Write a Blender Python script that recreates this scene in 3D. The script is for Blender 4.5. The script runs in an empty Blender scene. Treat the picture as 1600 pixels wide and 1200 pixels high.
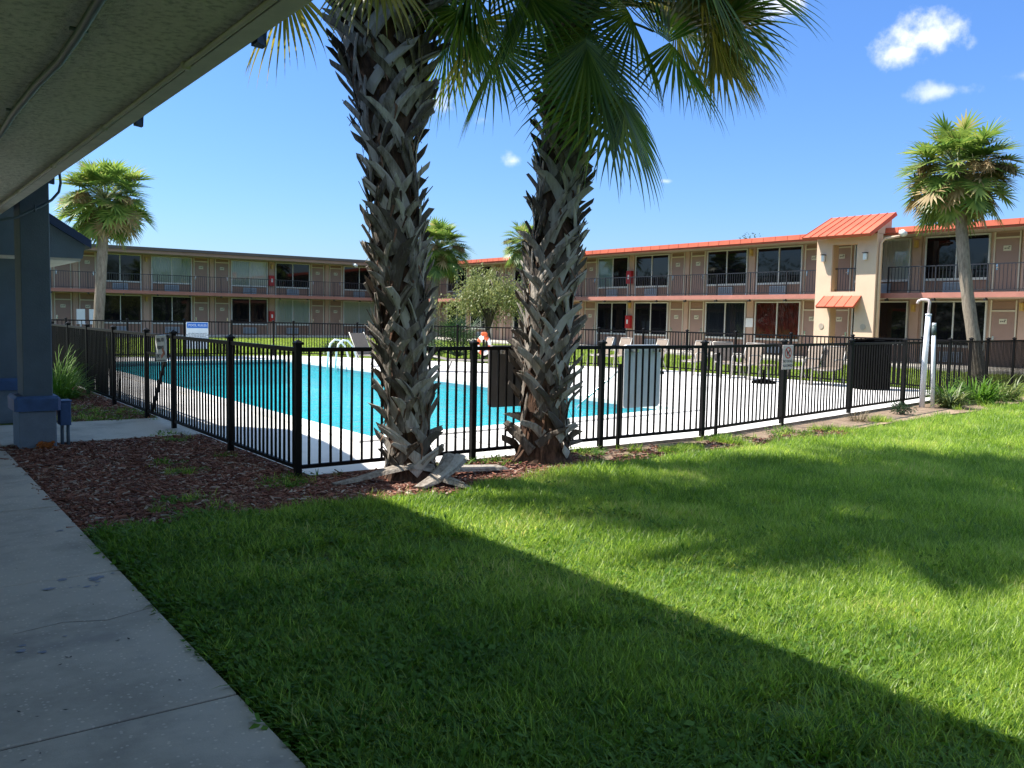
import bpy, math, random
from mathutils import Vector, Matrix, Euler, noise
import numpy as np
R = math.radians
rnd = random.Random(7)
scene = bpy.context.scene
col = scene.collection

# ------------------------------------------------------------------ helpers
class MB:
    def __init__(s): s.v = []; s.f = []; s.m = []
    def add(s, vs, fs, mi=0):
        b = len(s.v); s.v += [tuple(p) for p in vs]
        s.f += [tuple(b + i for i in f) for f in fs]; s.m += [mi] * len(fs)
    def quad(s, a, b, c, d, mi=0): s.add((a, b, c, d), ((0, 1, 2, 3),), mi)
    def box(s, x0, x1, y0, y1, z0, z1, mi=0):
        if x0 > x1: x0, x1 = x1, x0
        if y0 > y1: y0, y1 = y1, y0
        s.add([(x0,y0,z0),(x1,y0,z0),(x1,y1,z0),(x0,y1,z0),(x0,y0,z1),(x1,y0,z1),(x1,y1,z1),(x0,y1,z1)],
              [(0,3,2,1),(4,5,6,7),(0,1,5,4),(1,2,6,5),(2,3,7,6),(3,0,4,7)], mi)
    def bbox(s, x0, x1, y0, y1, z0, z1, b=0.01, mi=0):
        """box with chamfered vertical and top edges"""
        xs = (x0 + b, x1 - b); ys = (y0 + b, y1 - b)
        def ring(z, e):
            return [(x0+e,y0+b,z),(x0+b,y0+e,z),(x1-b,y0+e,z),(x1-e,y0+b,z),(x1-e,y1-b,z),(x1-b,y1-e,z),(x0+b,y1-e,z),(x0+e,y1-b,z)]
        def ring2(z):
            return [(x0+b,y0+b,z)]*2+[(x1-b,y0+b,z)]*2+[(x1-b,y1-b,z)]*2+[(x0+b,y1-b,z)]*2
        A, B, = ring(z0, 0), ring(z1 - b, 0)
        C = [(x0+b,y0+b,z1),(x1-b,y0+b,z1),(x1-b,y1-b,z1),(x0+b,y1-b,z1)]
        vs = A + B + C; fs = [(i, (i+1) % 8, 8+(i+1) % 8, 8+i) for i in range(8)]
        fs += [(8, 9, 16), (9, 10, 17, 16), (10, 11, 17), (11, 12, 18, 17), (12, 13, 18), (13, 14, 19, 18), (14, 15, 19), (15, 8, 16, 19), (16, 17, 18, 19), tuple(range(7, -1, -1))]
        s.add(vs, fs, mi)
    def obox(s, c, ax, ay, az, mi=0):
        """box from a centre and three half-axis vectors"""
        c, ax, ay, az = map(Vector, (c, ax, ay, az))
        vs = [c + i*ax + j*ay + k*az for k in (-1, 1) for j in (-1, 1) for i in (-1, 1)]
        s.add(vs, [(0,2,3,1),(4,5,7,6),(0,1,5,4),(1,3,7,5),(3,2,6,7),(2,0,4,6)], mi)
    def tube(s, pts, rad, n=8, mi=0, cap=True):
        pts = [Vector(p) for p in pts]; k = len(pts)
        if not hasattr(rad, '__len__'): rad = [rad] * k
        t0 = (pts[1] - pts[0]).normalized()
        ref = Vector((0,0,1)) if abs(t0.z) < .9 else Vector((1,0,0))
        u = t0.cross(ref).normalized(); vs = []
        for i in range(k):
            t = (pts[min(i+1,k-1)] - pts[max(i-1,0)]).normalized()
            u = (u - t * u.dot(t)).normalized(); w = t.cross(u)
            for j in range(n):
                a = 2*math.pi*j/n; vs.append(pts[i] + rad[i]*(math.cos(a)*u + math.sin(a)*w))
        fs = [(i*n+j, i*n+(j+1)%n, (i+1)*n+(j+1)%n, (i+1)*n+j) for i in range(k-1) for j in range(n)]
        if cap: fs += [tuple(range(n-1,-1,-1)), tuple((k-1)*n+j for j in range(n))]
        s.add(vs, fs, mi)
    def prism(s, poly, z0, z1, mi=0):
        n = len(poly)
        vs = [(x,y,z0) for x,y in poly] + [(x,y,z1) for x,y in poly]
        s.add(vs, [tuple(range(n-1,-1,-1)), tuple(range(n,2*n))] + [(i,(i+1)%n,n+(i+1)%n,n+i) for i in range(n)], mi)
    def build(s, name, mats, parent=None, smooth=False):
        me = bpy.data.meshes.new(name)
        me.from_pydata(s.v, [], s.f)
        if not isinstance(mats, (list, tuple)): mats = [mats]
        for m in mats: me.materials.append(m)
        if len(mats) > 1: me.polygons.foreach_set('material_index', s.m)
        if smooth: me.polygons.foreach_set('use_smooth', [True]*len(s.f))
        me.update()
        o = bpy.data.objects.new(name, me); col.objects.link(o)
        if parent: o.parent = parent
        return o

def tag(o, label=None, cat=None, group=None, kind=None):
    if label: o['label'] = label
    if cat: o['category'] = cat
    if group: o['group'] = group
    if kind: o['kind'] = kind
    return o
def empty(name, loc=(0,0,0), rz=0, label=None, cat=None, group=None):
    o = bpy.data.objects.new(name, None); col.objects.link(o)
    o.location = loc; o.rotation_euler = (0,0,rz); o.empty_display_size = .2
    return tag(o, label, cat, group)
def copy_tree(o, parent=None):
    c = o.copy(); col.objects.link(c)
    if parent: c.parent = parent
    for ch in o.children: copy_tree(ch, c)
    return c

# ------------------------------------------------------------------ materials
def new_mat(name):
    m = bpy.data.materials.new(name); m.use_nodes = True
    nt = m.node_tree; b = nt.nodes['Principled BSDF']
    return m, nt, b
def N(nt, t, **kw):
    n = nt.nodes.new(t)
    for k, v in kw.items():
        if k.startswith('i_'): n.inputs[k[2:].replace('_', ' ')].default_value = v
        else: setattr(n, k, v)
    return n
def ramp(nt, stops):
    r = nt.nodes.new('ShaderNodeValToRGB'); e = r.color_ramp.elements
    while len(e) < len(stops): e.new(.5)
    for i, (p, c) in enumerate(stops): e[i].position = p; e[i].color = (*c, 1)
    return r
def mat(name, c, rough=.6, var=.12, scale=6, bump=0, bscale=60, metal=0, spec=.4, coords='Object', c2=None, detail=6, stretch=None):
    m, nt, b = new_mat(name); L = nt.links
    b.inputs['Roughness'].default_value = rough; b.inputs['Metallic'].default_value = metal
    b.inputs['Specular IOR Level'].default_value = spec
    tc = N(nt, 'ShaderNodeTexCoord'); src = tc.outputs[coords]
    if stretch:
        mp = N(nt, 'ShaderNodeMapping'); mp.inputs['Scale'].default_value = stretch; L.new(src, mp.inputs['Vector']); src = mp.outputs['Vector']
    nz = N(nt, 'ShaderNodeTexNoise', i_Scale=scale, i_Detail=detail, i_Roughness=.65); L.new(src, nz.inputs['Vector'])
    lo = [max(0, x*(1-var)) for x in c]; hi = [min(1, x*(1+var)) for x in (c2 or c)]
    rp = ramp(nt, [(.3, lo), (.7, hi)]); L.new(nz.outputs['Fac'], rp.inputs['Fac'])
    L.new(rp.outputs['Color'], b.inputs['Base Color'])
    if bump:
        n2 = N(nt, 'ShaderNodeTexNoise', i_Scale=bscale, i_Detail=4); L.new(src, n2.inputs['Vector'])
        bp = N(nt, 'ShaderNodeBump', i_Strength=bump, i_Distance=.02); L.new(n2.outputs['Fac'], bp.inputs['Height'])
        L.new(bp.outputs['Normal'], b.inputs['Normal'])
    return m
def leaf_mat(name, c_lo, c_hi, trans=.35, rough=.45, scale=1.5, tip=None, tb=(1,1,1)):
    m, nt, b = new_mat(name); L = nt.links
    oi = N(nt, 'ShaderNodeObjectInfo'); geo = N(nt, 'ShaderNodeNewGeometry')
    tc = N(nt, 'ShaderNodeTexCoord')
    nz = N(nt, 'ShaderNodeTexNoise', i_Scale=scale, i_Detail=3); L.new(geo.outputs['Position'], nz.inputs['Vector'])
    ad = N(nt, 'ShaderNodeMath', operation='ADD'); L.new(nz.outputs['Fac'], ad.inputs[0])
    ml = N(nt, 'ShaderNodeMath', operation='MULTIPLY_ADD'); L.new(geo.outputs['Random Per Island'], ml.inputs[0]); ml.inputs[1].default_value = .6; ml.inputs[2].default_value = -.3
    L.new(ml.outputs[0], ad.inputs[1])
    stops = [(.22, c_lo), (.78, c_hi)]
    if tip: stops.append((.86, tip))
    rp = ramp(nt, stops); L.new(ad.outputs[0], rp.inputs['Fac'])
    L.new(rp.outputs['Color'], b.inputs['Base Color']); b.inputs['Roughness'].default_value = rough
    tr = N(nt, 'ShaderNodeBsdfTranslucent'); tbm = N(nt, 'ShaderNodeMixRGB', blend_type='MULTIPLY'); tbm.inputs[0].default_value = 1; L.new(rp.outputs['Color'], tbm.inputs[1]); tbm.inputs[2].default_value = (*tb, 1); L.new(tbm.outputs[0], tr.inputs['Color'])
    mx = N(nt, 'ShaderNodeMixShader'); mx.inputs[0].default_value = trans
    L.new(b.outputs[0], mx.inputs[1]); L.new(tr.outputs[0], mx.inputs[2])
    L.new(mx.outputs[0], nt.nodes['Material Output'].inputs['Surface'])
    return m

M = {}
M['fence'] = mat('fence_black', (.0045,.0042,.0044), .5, .3, 12, spec=.14)
M['rail'] = mat('rail_black', (.022,.02,.022), .3, .3, 10, spec=.6)
M['wall_tan'] = mat('wall_tan', (.49,.33,.245), .8, .08, 1.2, bump=.15, bscale=90)
M['door'] = mat('door_brown', (.32,.205,.155), .55, .07, 2)
M['panel'] = mat('panel_brown', (.275,.165,.115), .65, .08, 2)
M['trim'] = mat('trim_cream', (.62,.55,.42), .55, .06, 3)
M['frame'] = mat('frame_light', (.60,.60,.55), .45, .06, 4)
M['slab_edge'] = mat('slab_edge', (.42,.17,.13), .7, .12, 2)
M['slab'] = mat('slab_concrete', (.5,.42,.34), .8, .1, 2)
M['fascia_brown'] = mat('fascia_brown', (.115,.085,.08), .55, .12, 2)
M['fascia_band'] = mat('fascia_band', (.34,.20,.15), .7, .1, 2)
M['orange'] = mat('orange_metal', (.50,.112,.062), .6, .2, .9, spec=.2)
M['stucco_cream'] = mat('stucco_cream', (.70,.505,.36), .85, .05, 1.5, bump=.25, bscale=70)
M['stucco_recess'] = mat('stucco_recess', (.62,.42,.24), .85, .05, 1.5, bump=.25, bscale=70)
M['ac'] = mat('ac_grey', (.33,.37,.40), .5, .08, 4)
M['ac_dark'] = mat('ac_slot', (.10,.12,.14), .6, .08, 4)
M['plate'] = mat('plate_cream', (.62,.58,.42), .5, .08, 20)
M['plate_ink'] = mat('plate_ink', (.10,.08,.06), .6, .1, 20)
M['steel'] = mat('steel', (.62,.62,.60), .22, .08, 8, metal=.9)
M['red'] = mat('cabinet_red', (.45,.02,.02), .4, .1, 10)
M['white'] = mat('white_paint', (.80,.80,.78), .45, .04, 6)
M['pvc'] = mat('pvc_white', (.72,.74,.78), .35, .08, 5, stretch=(1,1,.2))
M['pvc_pink'] = mat('pvc_aged', (.62,.52,.50), .5, .1, 6)
M['lamp_amber'] = mat('lamp_amber', (.55,.36,.10), .35, .15, 10)
M['lamp_black'] = mat('lamp_black', (.02,.02,.02), .4, .1, 10)
M['slate'] = mat('column_slate', (.10,.135,.17), .8, .12, 3, bump=.2, bscale=80)
M['slate_base'] = mat('column_base_grey', (.17,.21,.26), .85, .15, 5, bump=.3, bscale=60)
M['blue'] = mat('cap_blue', (.045,.095,.22), .6, .25, 6, bump=.2, bscale=30)
M['navy'] = mat('navy_paint', (.018,.035,.09), .5, .15, 5)
M['conduit'] = mat('conduit_teal', (.06,.085,.085), .5, .15, 10)
M['rust'] = mat('rust_orange', (.34,.10,.02), .9, .4, 25, bump=.5, bscale=60)
M['sling'] = mat('sling_tan', (.24,.19,.15), .8, .1, 20, bump=.2, bscale=300)
M['chairframe'] = mat('chair_frame', (.36,.34,.31), .4, .1, 8, metal=.3)
M['darkbin'] = mat('bin_black', (.0015,.0015,.0017), .95, .2, 8, spec=0)
M['board'] = mat('board_taupe', (.17,.15,.135), .7, .12, 5)
M['board_blue'] = mat('board_bluegrey', (.8,.82,.85), .6, .08, 5)
M['sign_blue'] = mat('sign_blue', (.03,.16,.55), .4, .05, 5)
M['ink'] = mat('ink_black', (.03,.03,.045), .6, .05, 5)
M['sign_red'] = mat('sign_red', (.5,.03,.03), .5, .05, 5)
M['orange_plastic'] = mat('orange_plastic', (.70,.12,.03), .45, .08, 8)
M['curtain'] = mat('curtain_cream', (.80,.76,.66), .9, .1, 6, stretch=(8,1,.3))
M['curtain_reflection_green'] = mat('curtain_reflection_sage', (.55,.60,.51), .9, .12, 6, stretch=(8,1,.3))  # sage drapes; also colours in one window's bright tree reflection
M['curtain_red'] = mat('curtain_red', (.24,.02,.013), .9, .5, 4)
M['curtain_dark'] = mat('curtain_dark', (.04,.038,.05), .9, .3, 6, stretch=(10,1,.3))
M['drip'] = mat('eave_board', (.50,.46,.40), .7, .15, 5)

def glass_mats():
    m, nt, b = new_mat('glass_dark')
    b.inputs['Base Color'].default_value = (.006,.006,.008,1); b.inputs['Roughness'].default_value = .03
    b.inputs['IOR'].default_value = 1.5; b.inputs['Specular IOR Level'].default_value = .36
    tc = N(nt, 'ShaderNodeTexCoord'); nz = N(nt, 'ShaderNodeTexNoise', i_Scale=.9, i_Detail=1)
    nt.links.new(tc.outputs['Object'], nz.inputs['Vector'])
    bp = N(nt, 'ShaderNodeBump', i_Strength=.05, i_Distance=.05); nt.links.new(nz.outputs['Fac'], bp.inputs['Height'])
    nt.links.new(bp.outputs['Normal'], b.inputs['Normal'])
    M['glass'] = m
    m, nt, b = new_mat('glass_clear'); L = nt.links
    tr = N(nt, 'ShaderNodeBsdfTransparent'); tr.inputs[0].default_value = (.93,.95,.94,1)
    gl = N(nt, 'ShaderNodeBsdfGlossy'); gl.inputs['Roughness'].default_value = .03
    fr = N(nt, 'ShaderNodeFresnel'); fr.inputs['IOR'].default_value = 1.6
    mx = N(nt, 'ShaderNodeMixShader'); L.new(fr.outputs[0], mx.inputs[0]); L.new(tr.outputs[0], mx.inputs[1]); L.new(gl.outputs[0], mx.inputs[2])
    L.new(mx.outputs[0], nt.nodes['Material Output'].inputs['Surface'])
    M['glass_clear'] = m
glass_mats()

def concrete(name, c, scale=3, speck=True, joints=None, bump=.25):
    m, nt, b = new_mat(name); L = nt.links
    geo = N(nt, 'ShaderNodeNewGeometry'); P = geo.outputs['Position']
    n1 = N(nt, 'ShaderNodeTexNoise', i_Scale=scale*.35, i_Detail=8, i_Roughness=.7); L.new(P, n1.inputs['Vector'])
    r1 = ramp(nt, [(.3, [x*.6 for x in c]), (.52, c), (.75, [min(.9, x*1.12) for x in c])]); L.new(n1.outputs['Fac'], r1.inputs['Fac'])
    out = r1.outputs['Color']
    if speck:
        vo = N(nt, 'ShaderNodeTexVoronoi', i_Scale=42); L.new(P, vo.inputs['Vector'])
        r2 = ramp(nt, [(.0, (1,1,1)), (.2, (1,1,1)), (.3, (0,0,0))]); L.new(vo.outputs['Distance'], r2.inputs['Fac'])
        sp = N(nt, 'ShaderNodeSeparateColor'); L.new(vo.outputs['Color'], sp.inputs[0])
        gt = N(nt, 'ShaderNodeMath', operation='GREATER_THAN'); L.new(sp.outputs[0], gt.inputs[0]); gt.inputs[1].default_value = .62
        mu = N(nt, 'ShaderNodeMath', operation='MULTIPLY'); L.new(gt.outputs[0], mu.inputs[0]); L.new(r2.outputs['Color'], mu.inputs[1])
        ml = N(nt, 'ShaderNodeMath', operation='MULTIPLY'); L.new(mu.outputs[0], ml.inputs[0]); ml.inputs[1].default_value = .38
        mx = N(nt, 'ShaderNodeMixRGB'); L.new(ml.outputs[0], mx.inputs[0]); L.new(out, mx.inputs[1]); mx.inputs[2].default_value = (*[min(.9, x*1.9) for x in c], 1)
        out = mx.outputs[0]
        n3 = N(nt, 'ShaderNodeTexNoise', i_Scale=1.3, i_Detail=5, i_Roughness=.6); L.new(P, n3.inputs['Vector'])
        r3 = ramp(nt, [(.54, (1,1,1)), (.70, (.62,.63,.68))]); L.new(n3.outputs['Fac'], r3.inputs['Fac'])
        m3 = N(nt, 'ShaderNodeMixRGB', blend_type='MULTIPLY'); m3.inputs[0].default_value = 1; L.new(out, m3.inputs[1]); L.new(r3.outputs['Color'], m3.inputs[2]); out = m3.outputs[0]
    L.new(out, b.inputs['Base Color']); b.inputs['Roughness'].default_value = .8
    n2 = N(nt, 'ShaderNodeTexNoise', i_Scale=140, i_Detail=3); L.new(P, n2.inputs['Vector'])
    bp = N(nt, 'ShaderNodeBump', i_Strength=bump, i_Distance=.006); L.new(n2.outputs['Fac'], bp.inputs['Height']); L.new(bp.outputs['Normal'], b.inputs['Normal'])
    return m
M['sidewalk'] = concrete('sidewalk_concrete', (.47,.41,.345))
M['walk'] = concrete('walk_concrete', (.46,.42,.36))
M['deck'] = concrete('deck_white', (.80,.76,.72), 1.2, speck=False, bump=.1)
M['coping'] = concrete('coping_white', (.80,.76,.71), 2, speck=False, bump=.1)
M['joint'] = mat('joint_dark', (.03,.028,.027), .95, .3, 30)
M['splash'] = mat('paint_splash', (.24,.25,.31), .7, .3, 30)

# stucco soffit
m, nt, b = new_mat('soffit_stucco'); L = nt.links
geo = N(nt, 'ShaderNodeNewGeometry')
n1 = N(nt, 'ShaderNodeTexNoise', i_Scale=.8, i_Detail=5); L.new(geo.outputs['Position'], n1.inputs['Vector'])
r1 = ramp(nt, [(.3, (.57,.535,.46)), (.7, (.68,.64,.56))]); L.new(n1.outputs['Fac'], r1.inputs['Fac']); n2 = N(nt, 'ShaderNodeTexNoise', i_Scale=34, i_Detail=5, i_Roughness=.55); L.new(geo.outputs['Position'], n2.inputs['Vector'])
r2 = ramp(nt, [(.36,(.66,.66,.65)),(.48,(.95,.95,.94)),(.62,(1.05,1.05,1.04))]); L.new(n2.outputs['Fac'], r2.inputs['Fac'])
mx = N(nt, 'ShaderNodeMixRGB', blend_type='MULTIPLY'); mx.inputs[0].default_value = 1; L.new(r1.outputs['Color'], mx.inputs[1]); L.new(r2.outputs['Color'], mx.inputs[2]); L.new(mx.outputs[0], b.inputs['Base Color'])
bp = N(nt, 'ShaderNodeBump', i_Strength=1.0, i_Distance=.03); L.new(n2.outputs['Fac'], bp.inputs['Height']); L.new(bp.outputs['Normal'], b.inputs['Normal'])
b.inputs['Roughness'].default_value = .95
M['soffit'] = m

# lawn soil + grass tint
def lawn_mat():
    m, nt, b = new_mat('lawn_ground'); L = nt.links
    geo = N(nt, 'ShaderNodeNewGeometry'); P = geo.outputs['Position']
    n1 = N(nt, 'ShaderNodeTexNoise', i_Scale=2.2, i_Detail=9, i_Roughness=.75); L.new(P, n1.inputs['Vector'])
    r1 = ramp(nt, [(.25, (.05,.05,.02)), (.5, (.10,.15,.026)), (.75, (.17,.23,.04))]); L.new(n1.outputs['Fac'], r1.inputs['Fac'])
    n2 = N(nt, 'ShaderNodeTexNoise', i_Scale=70, i_Detail=4); L.new(P, n2.inputs['Vector'])
    r2 = ramp(nt, [(.35, (.45,.45,.45)), (.7, (1.15,1.15,1.1))]); L.new(n2.outputs['Fac'], r2.inputs['Fac'])
    mx = N(nt, 'ShaderNodeMixRGB', blend_type='MULTIPLY'); mx.inputs[0].default_value = 1
    L.new(r1.outputs['Color'], mx.inputs[1]); L.new(r2.outputs['Color'], mx.inputs[2]); L.new(mx.outputs[0], b.inputs['Base Color'])
    b.inputs['Roughness'].default_value = .95; b.inputs['Specular IOR Level'].default_value = .1
    bp = N(nt, 'ShaderNodeBump', i_Strength=.8, i_Distance=.03); L.new(n2.outputs['Fac'], bp.inputs['Height']); L.new(bp.outputs['Normal'], b.inputs['Normal'])
    return m
M['lawn'] = lawn_mat()
M['sand'] = mat('bare_sand', (.30,.215,.15), .95, .35, 5, bump=.6, bscale=50, spec=.1)
M['mulch_soil'] = mat('mulch_soil', (.06,.030,.022), .95, .4, 14, bump=.9, bscale=60, spec=.1)
M['far_grass'] = leaf_mat('far_grass', (.16,.26,.03), (.32,.42,.06), .5, tb=(1.5,1.4,1.2))
M['grass'] = leaf_mat('grass_blade', (.10,.20,.016), (.43,.56,.09), .56, .42, 1.1, tip=(.58,.52,.2), tb=(1.5,1.5,1.2))
M['weed'] = leaf_mat('weed_leaf', (.055,.15,.012), (.14,.27,.025), .45, .7, 2)
M['straw'] = leaf_mat('straw_blade', (.18,.14,.07), (.30,.25,.14), .3, .7, 2)
def chip_mat(name, stops):
    m, nt, b = new_mat(name); L = nt.links
    geo = N(nt, 'ShaderNodeNewGeometry'); oi = N(nt, 'ShaderNodeObjectInfo')
    ad = N(nt, 'ShaderNodeMath', operation='ADD'); L.new(geo.outputs['Random Per Island'], ad.inputs[0]); L.new(oi.outputs['Random'], ad.inputs[1])
    fr = N(nt, 'ShaderNodeMath', operation='FRACT'); L.new(ad.outputs[0], fr.inputs[0])
    rp = ramp(nt, stops); L.new(fr.outputs[0], rp.inputs['Fac']); L.new(rp.outputs['Color'], b.inputs['Base Color'])
    b.inputs['Roughness'].default_value = .85; b.inputs['Specular IOR Level'].default_value = .2
    return m
M['chip'] = chip_mat('mulch_chip', [(0, (.09,.04,.03)), (.45, (.20,.082,.056)), (.75, (.27,.115,.075)), (.9, (.33,.22,.165)), (1, (.42,.36,.30))])

# palm
def bark(name, lo, mid, hi, core=False):
    m, nt, b = new_mat(name); L = nt.links
    geo = N(nt, 'ShaderNodeNewGeometry'); P = geo.outputs['Position']
    mp = N(nt, 'ShaderNodeMapping'); mp.inputs['Scale'].default_value = (22,22,5); L.new(P, mp.inputs['Vector'])
    n1 = N(nt, 'ShaderNodeTexNoise', i_Scale=1, i_Detail=7, i_Roughness=.7); L.new(mp.outputs[0], n1.inputs['Vector'])
    ad = N(nt, 'ShaderNodeMath', operation='MULTIPLY_ADD'); L.new(geo.outputs['Random Per Island'], ad.inputs[0]); ad.inputs[1].default_value = .6; 
    L.new(n1.outputs['Fac'], ad.inputs[2])
    sb = N(nt, 'ShaderNodeMath', operation='SUBTRACT'); L.new(ad.outputs[0], sb.inputs[0]); sb.inputs[1].default_value = .3
    rp = ramp(nt, [(.28, lo), (.5, mid), (.74, hi)]); L.new(sb.outputs[0], rp.inputs['Fac']); L.new(rp.outputs['Color'], b.inputs['Base Color'])
    b.inputs['Roughness'].default_value = .85; b.inputs['Specular IOR Level'].default_value = .2
    n2 = N(nt, 'ShaderNodeTexNoise', i_Scale=3, i_Detail=5); L.new(mp.outputs[0], n2.inputs['Vector'])
    bp = N(nt, 'ShaderNodeBump', i_Strength=.7, i_Distance=.012); L.new(n2.outputs['Fac'], bp.inputs['Height']); L.new(bp.outputs['Normal'], b.inputs['Normal'])
    return m
M['boot'] = bark('palm_boot', (.085,.068,.054), (.235,.20,.165), (.42,.375,.32))
M['fibre'] = bark('palm_fibre', (.03,.017,.011), (.10,.054,.033), (.19,.10,.06))
M['palmtrunk'] = bark('palm_trunk_grey', (.09,.07,.05), (.21,.17,.13), (.32,.27,.21))
M['frond'] = leaf_mat('palm_frond', (.03,.075,.012), (.10,.165,.026), .45, .33, 1.6, tb=(1.9,1.6,1.1))
M['frond_yellow'] = leaf_mat('palm_frond_old', (.09,.11,.014), (.25,.23,.045), .5, .4, 2, tb=(1.7,1.5,1.1))
M['petiole'] = mat('petiole', (.16,.17,.06), .5, .25, 10)
M['frond_far'] = leaf_mat('palm_frond_far', (.08,.15,.03), (.24,.31,.07), .4, .45, 1.2, tip=(.38,.32,.14), tb=(1.5,1.5,1.2))
M['frond_dry'] = leaf_mat('palm_frond_dry', (.28,.19,.075), (.46,.33,.15), .3, .6, 1.5)
M['fruit'] = leaf_mat('palm_fruit_stalk', (.19,.12,.05), (.36,.25,.11), .2, .7, 2)
M['bush'] = leaf_mat('bush_leaf', (.15,.19,.045), (.34,.35,.12), .35, .5, 1.2)
M['bush_dark'] = leaf_mat('bush_dark_leaf', (.018,.05,.014), (.05,.10,.03), .3, .45, 2)
M['tree_leaf'] = leaf_mat('tree_leaf', (.03,.07,.016), (.075,.13,.03), .3, .5, .7)
M['liriope'] = leaf_mat('liriope_blade', (.06,.10,.022), (.20,.24,.07), .3, .45, 4, tip=(.34,.32,.14))
M['wood'] = bark('branch_bark', (.06,.05,.04), (.14,.115,.09), (.22,.19,.15))

# ------------------------------------------------------------------ sky, sun, camera
SUN = Vector((-.47, .55, 1)).normalized()          # direction towards the sun
el = math.asin(SUN.z); az = math.atan2(SUN.x, SUN.y)
w = bpy.data.worlds.new('World'); scene.world = w; w.use_nodes = True
nt = w.node_tree; L = nt.links; bg = nt.nodes['Background']
sky = N(nt, 'ShaderNodeTexSky'); sky.sky_type = 'NISHITA'; sky.sun_disc = False
sky.sun_elevation = el; sky.sun_rotation = az; sky.air_density = 1.25; sky.dust_density = .25; sky.ozone_density = 2.5; sky.altitude = 20
bg.inputs['Strength'].default_value = .15
tc = N(nt, 'ShaderNodeTexCoord')
nz = N(nt, 'ShaderNodeTexNoise', i_Scale=13, i_Detail=9, i_Roughness=.62); L.new(tc.outputs['Generated'], nz.inputs['Vector'])
nz2 = N(nt, 'ShaderNodeTexNoise', i_Scale=44, i_Detail=6, i_Roughness=.6); L.new(tc.outputs['Generated'], nz2.inputs['Vector'])
mask = None
# (direction, half width, half height, strength): small fair-weather clouds, then broad unseen ones added to brighten the shade
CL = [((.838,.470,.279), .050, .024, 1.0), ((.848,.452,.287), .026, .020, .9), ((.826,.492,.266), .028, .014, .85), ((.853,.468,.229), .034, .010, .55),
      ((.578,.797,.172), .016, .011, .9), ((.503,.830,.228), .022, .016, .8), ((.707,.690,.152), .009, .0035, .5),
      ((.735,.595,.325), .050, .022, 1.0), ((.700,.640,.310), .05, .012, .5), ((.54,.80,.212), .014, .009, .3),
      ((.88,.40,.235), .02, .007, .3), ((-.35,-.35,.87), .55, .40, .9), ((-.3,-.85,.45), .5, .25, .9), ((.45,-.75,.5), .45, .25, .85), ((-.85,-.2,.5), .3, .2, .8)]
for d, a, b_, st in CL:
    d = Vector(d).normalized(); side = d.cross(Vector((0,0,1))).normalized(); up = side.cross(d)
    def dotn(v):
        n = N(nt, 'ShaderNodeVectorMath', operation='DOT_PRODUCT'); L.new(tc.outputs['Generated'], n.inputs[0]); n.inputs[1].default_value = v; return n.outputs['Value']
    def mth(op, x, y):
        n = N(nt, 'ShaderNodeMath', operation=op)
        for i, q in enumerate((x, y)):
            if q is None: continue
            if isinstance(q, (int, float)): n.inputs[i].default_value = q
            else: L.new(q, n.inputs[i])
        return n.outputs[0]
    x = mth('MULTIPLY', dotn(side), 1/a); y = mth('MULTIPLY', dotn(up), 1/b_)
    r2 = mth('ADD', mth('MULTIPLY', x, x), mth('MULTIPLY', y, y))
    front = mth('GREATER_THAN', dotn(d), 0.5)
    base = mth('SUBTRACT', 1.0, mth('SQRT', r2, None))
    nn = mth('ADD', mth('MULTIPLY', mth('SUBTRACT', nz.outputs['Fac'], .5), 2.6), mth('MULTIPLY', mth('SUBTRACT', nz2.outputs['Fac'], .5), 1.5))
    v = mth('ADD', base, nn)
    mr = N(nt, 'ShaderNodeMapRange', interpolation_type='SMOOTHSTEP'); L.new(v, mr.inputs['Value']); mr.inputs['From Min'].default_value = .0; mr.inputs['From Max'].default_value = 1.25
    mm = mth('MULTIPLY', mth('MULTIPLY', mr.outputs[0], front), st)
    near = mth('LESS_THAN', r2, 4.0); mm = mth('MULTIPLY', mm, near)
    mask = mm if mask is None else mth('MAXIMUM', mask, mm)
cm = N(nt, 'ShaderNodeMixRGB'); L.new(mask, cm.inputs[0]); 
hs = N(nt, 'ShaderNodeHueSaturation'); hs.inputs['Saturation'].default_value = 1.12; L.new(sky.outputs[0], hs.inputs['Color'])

sp0 = N(nt,'ShaderNodeSeparateXYZ'); L.new(tc.outputs['Generated'], sp0.inputs[0])
tint = ramp(nt, [(.0,(.28,.375,.61)),(.12,(.30,.41,.64)),(.32,(.345,.455,.67)),(.6,(1.25,1.08,.86)),(1,(1.5,1.2,.9))]); L.new(sp0.outputs['Z'], tint.inputs['Fac'])  # upper sky, out of view, brightened and warmed to fill the shade
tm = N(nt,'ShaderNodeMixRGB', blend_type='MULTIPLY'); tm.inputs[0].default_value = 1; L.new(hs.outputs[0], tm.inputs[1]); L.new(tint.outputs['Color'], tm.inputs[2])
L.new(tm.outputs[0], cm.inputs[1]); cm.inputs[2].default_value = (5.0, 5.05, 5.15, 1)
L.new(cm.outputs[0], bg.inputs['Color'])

sl = bpy.data.lights.new('sun', 'SUN'); sl.energy = 5.0; sl.angle = R(.5); sl.color = (1, .955, .88)
so = bpy.data.objects.new('sun', sl); col.objects.link(so); so.rotation_euler = (-SUN).to_track_quat('-Z', 'Y').to_euler(); so.location = (-20, 20, 40)

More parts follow.
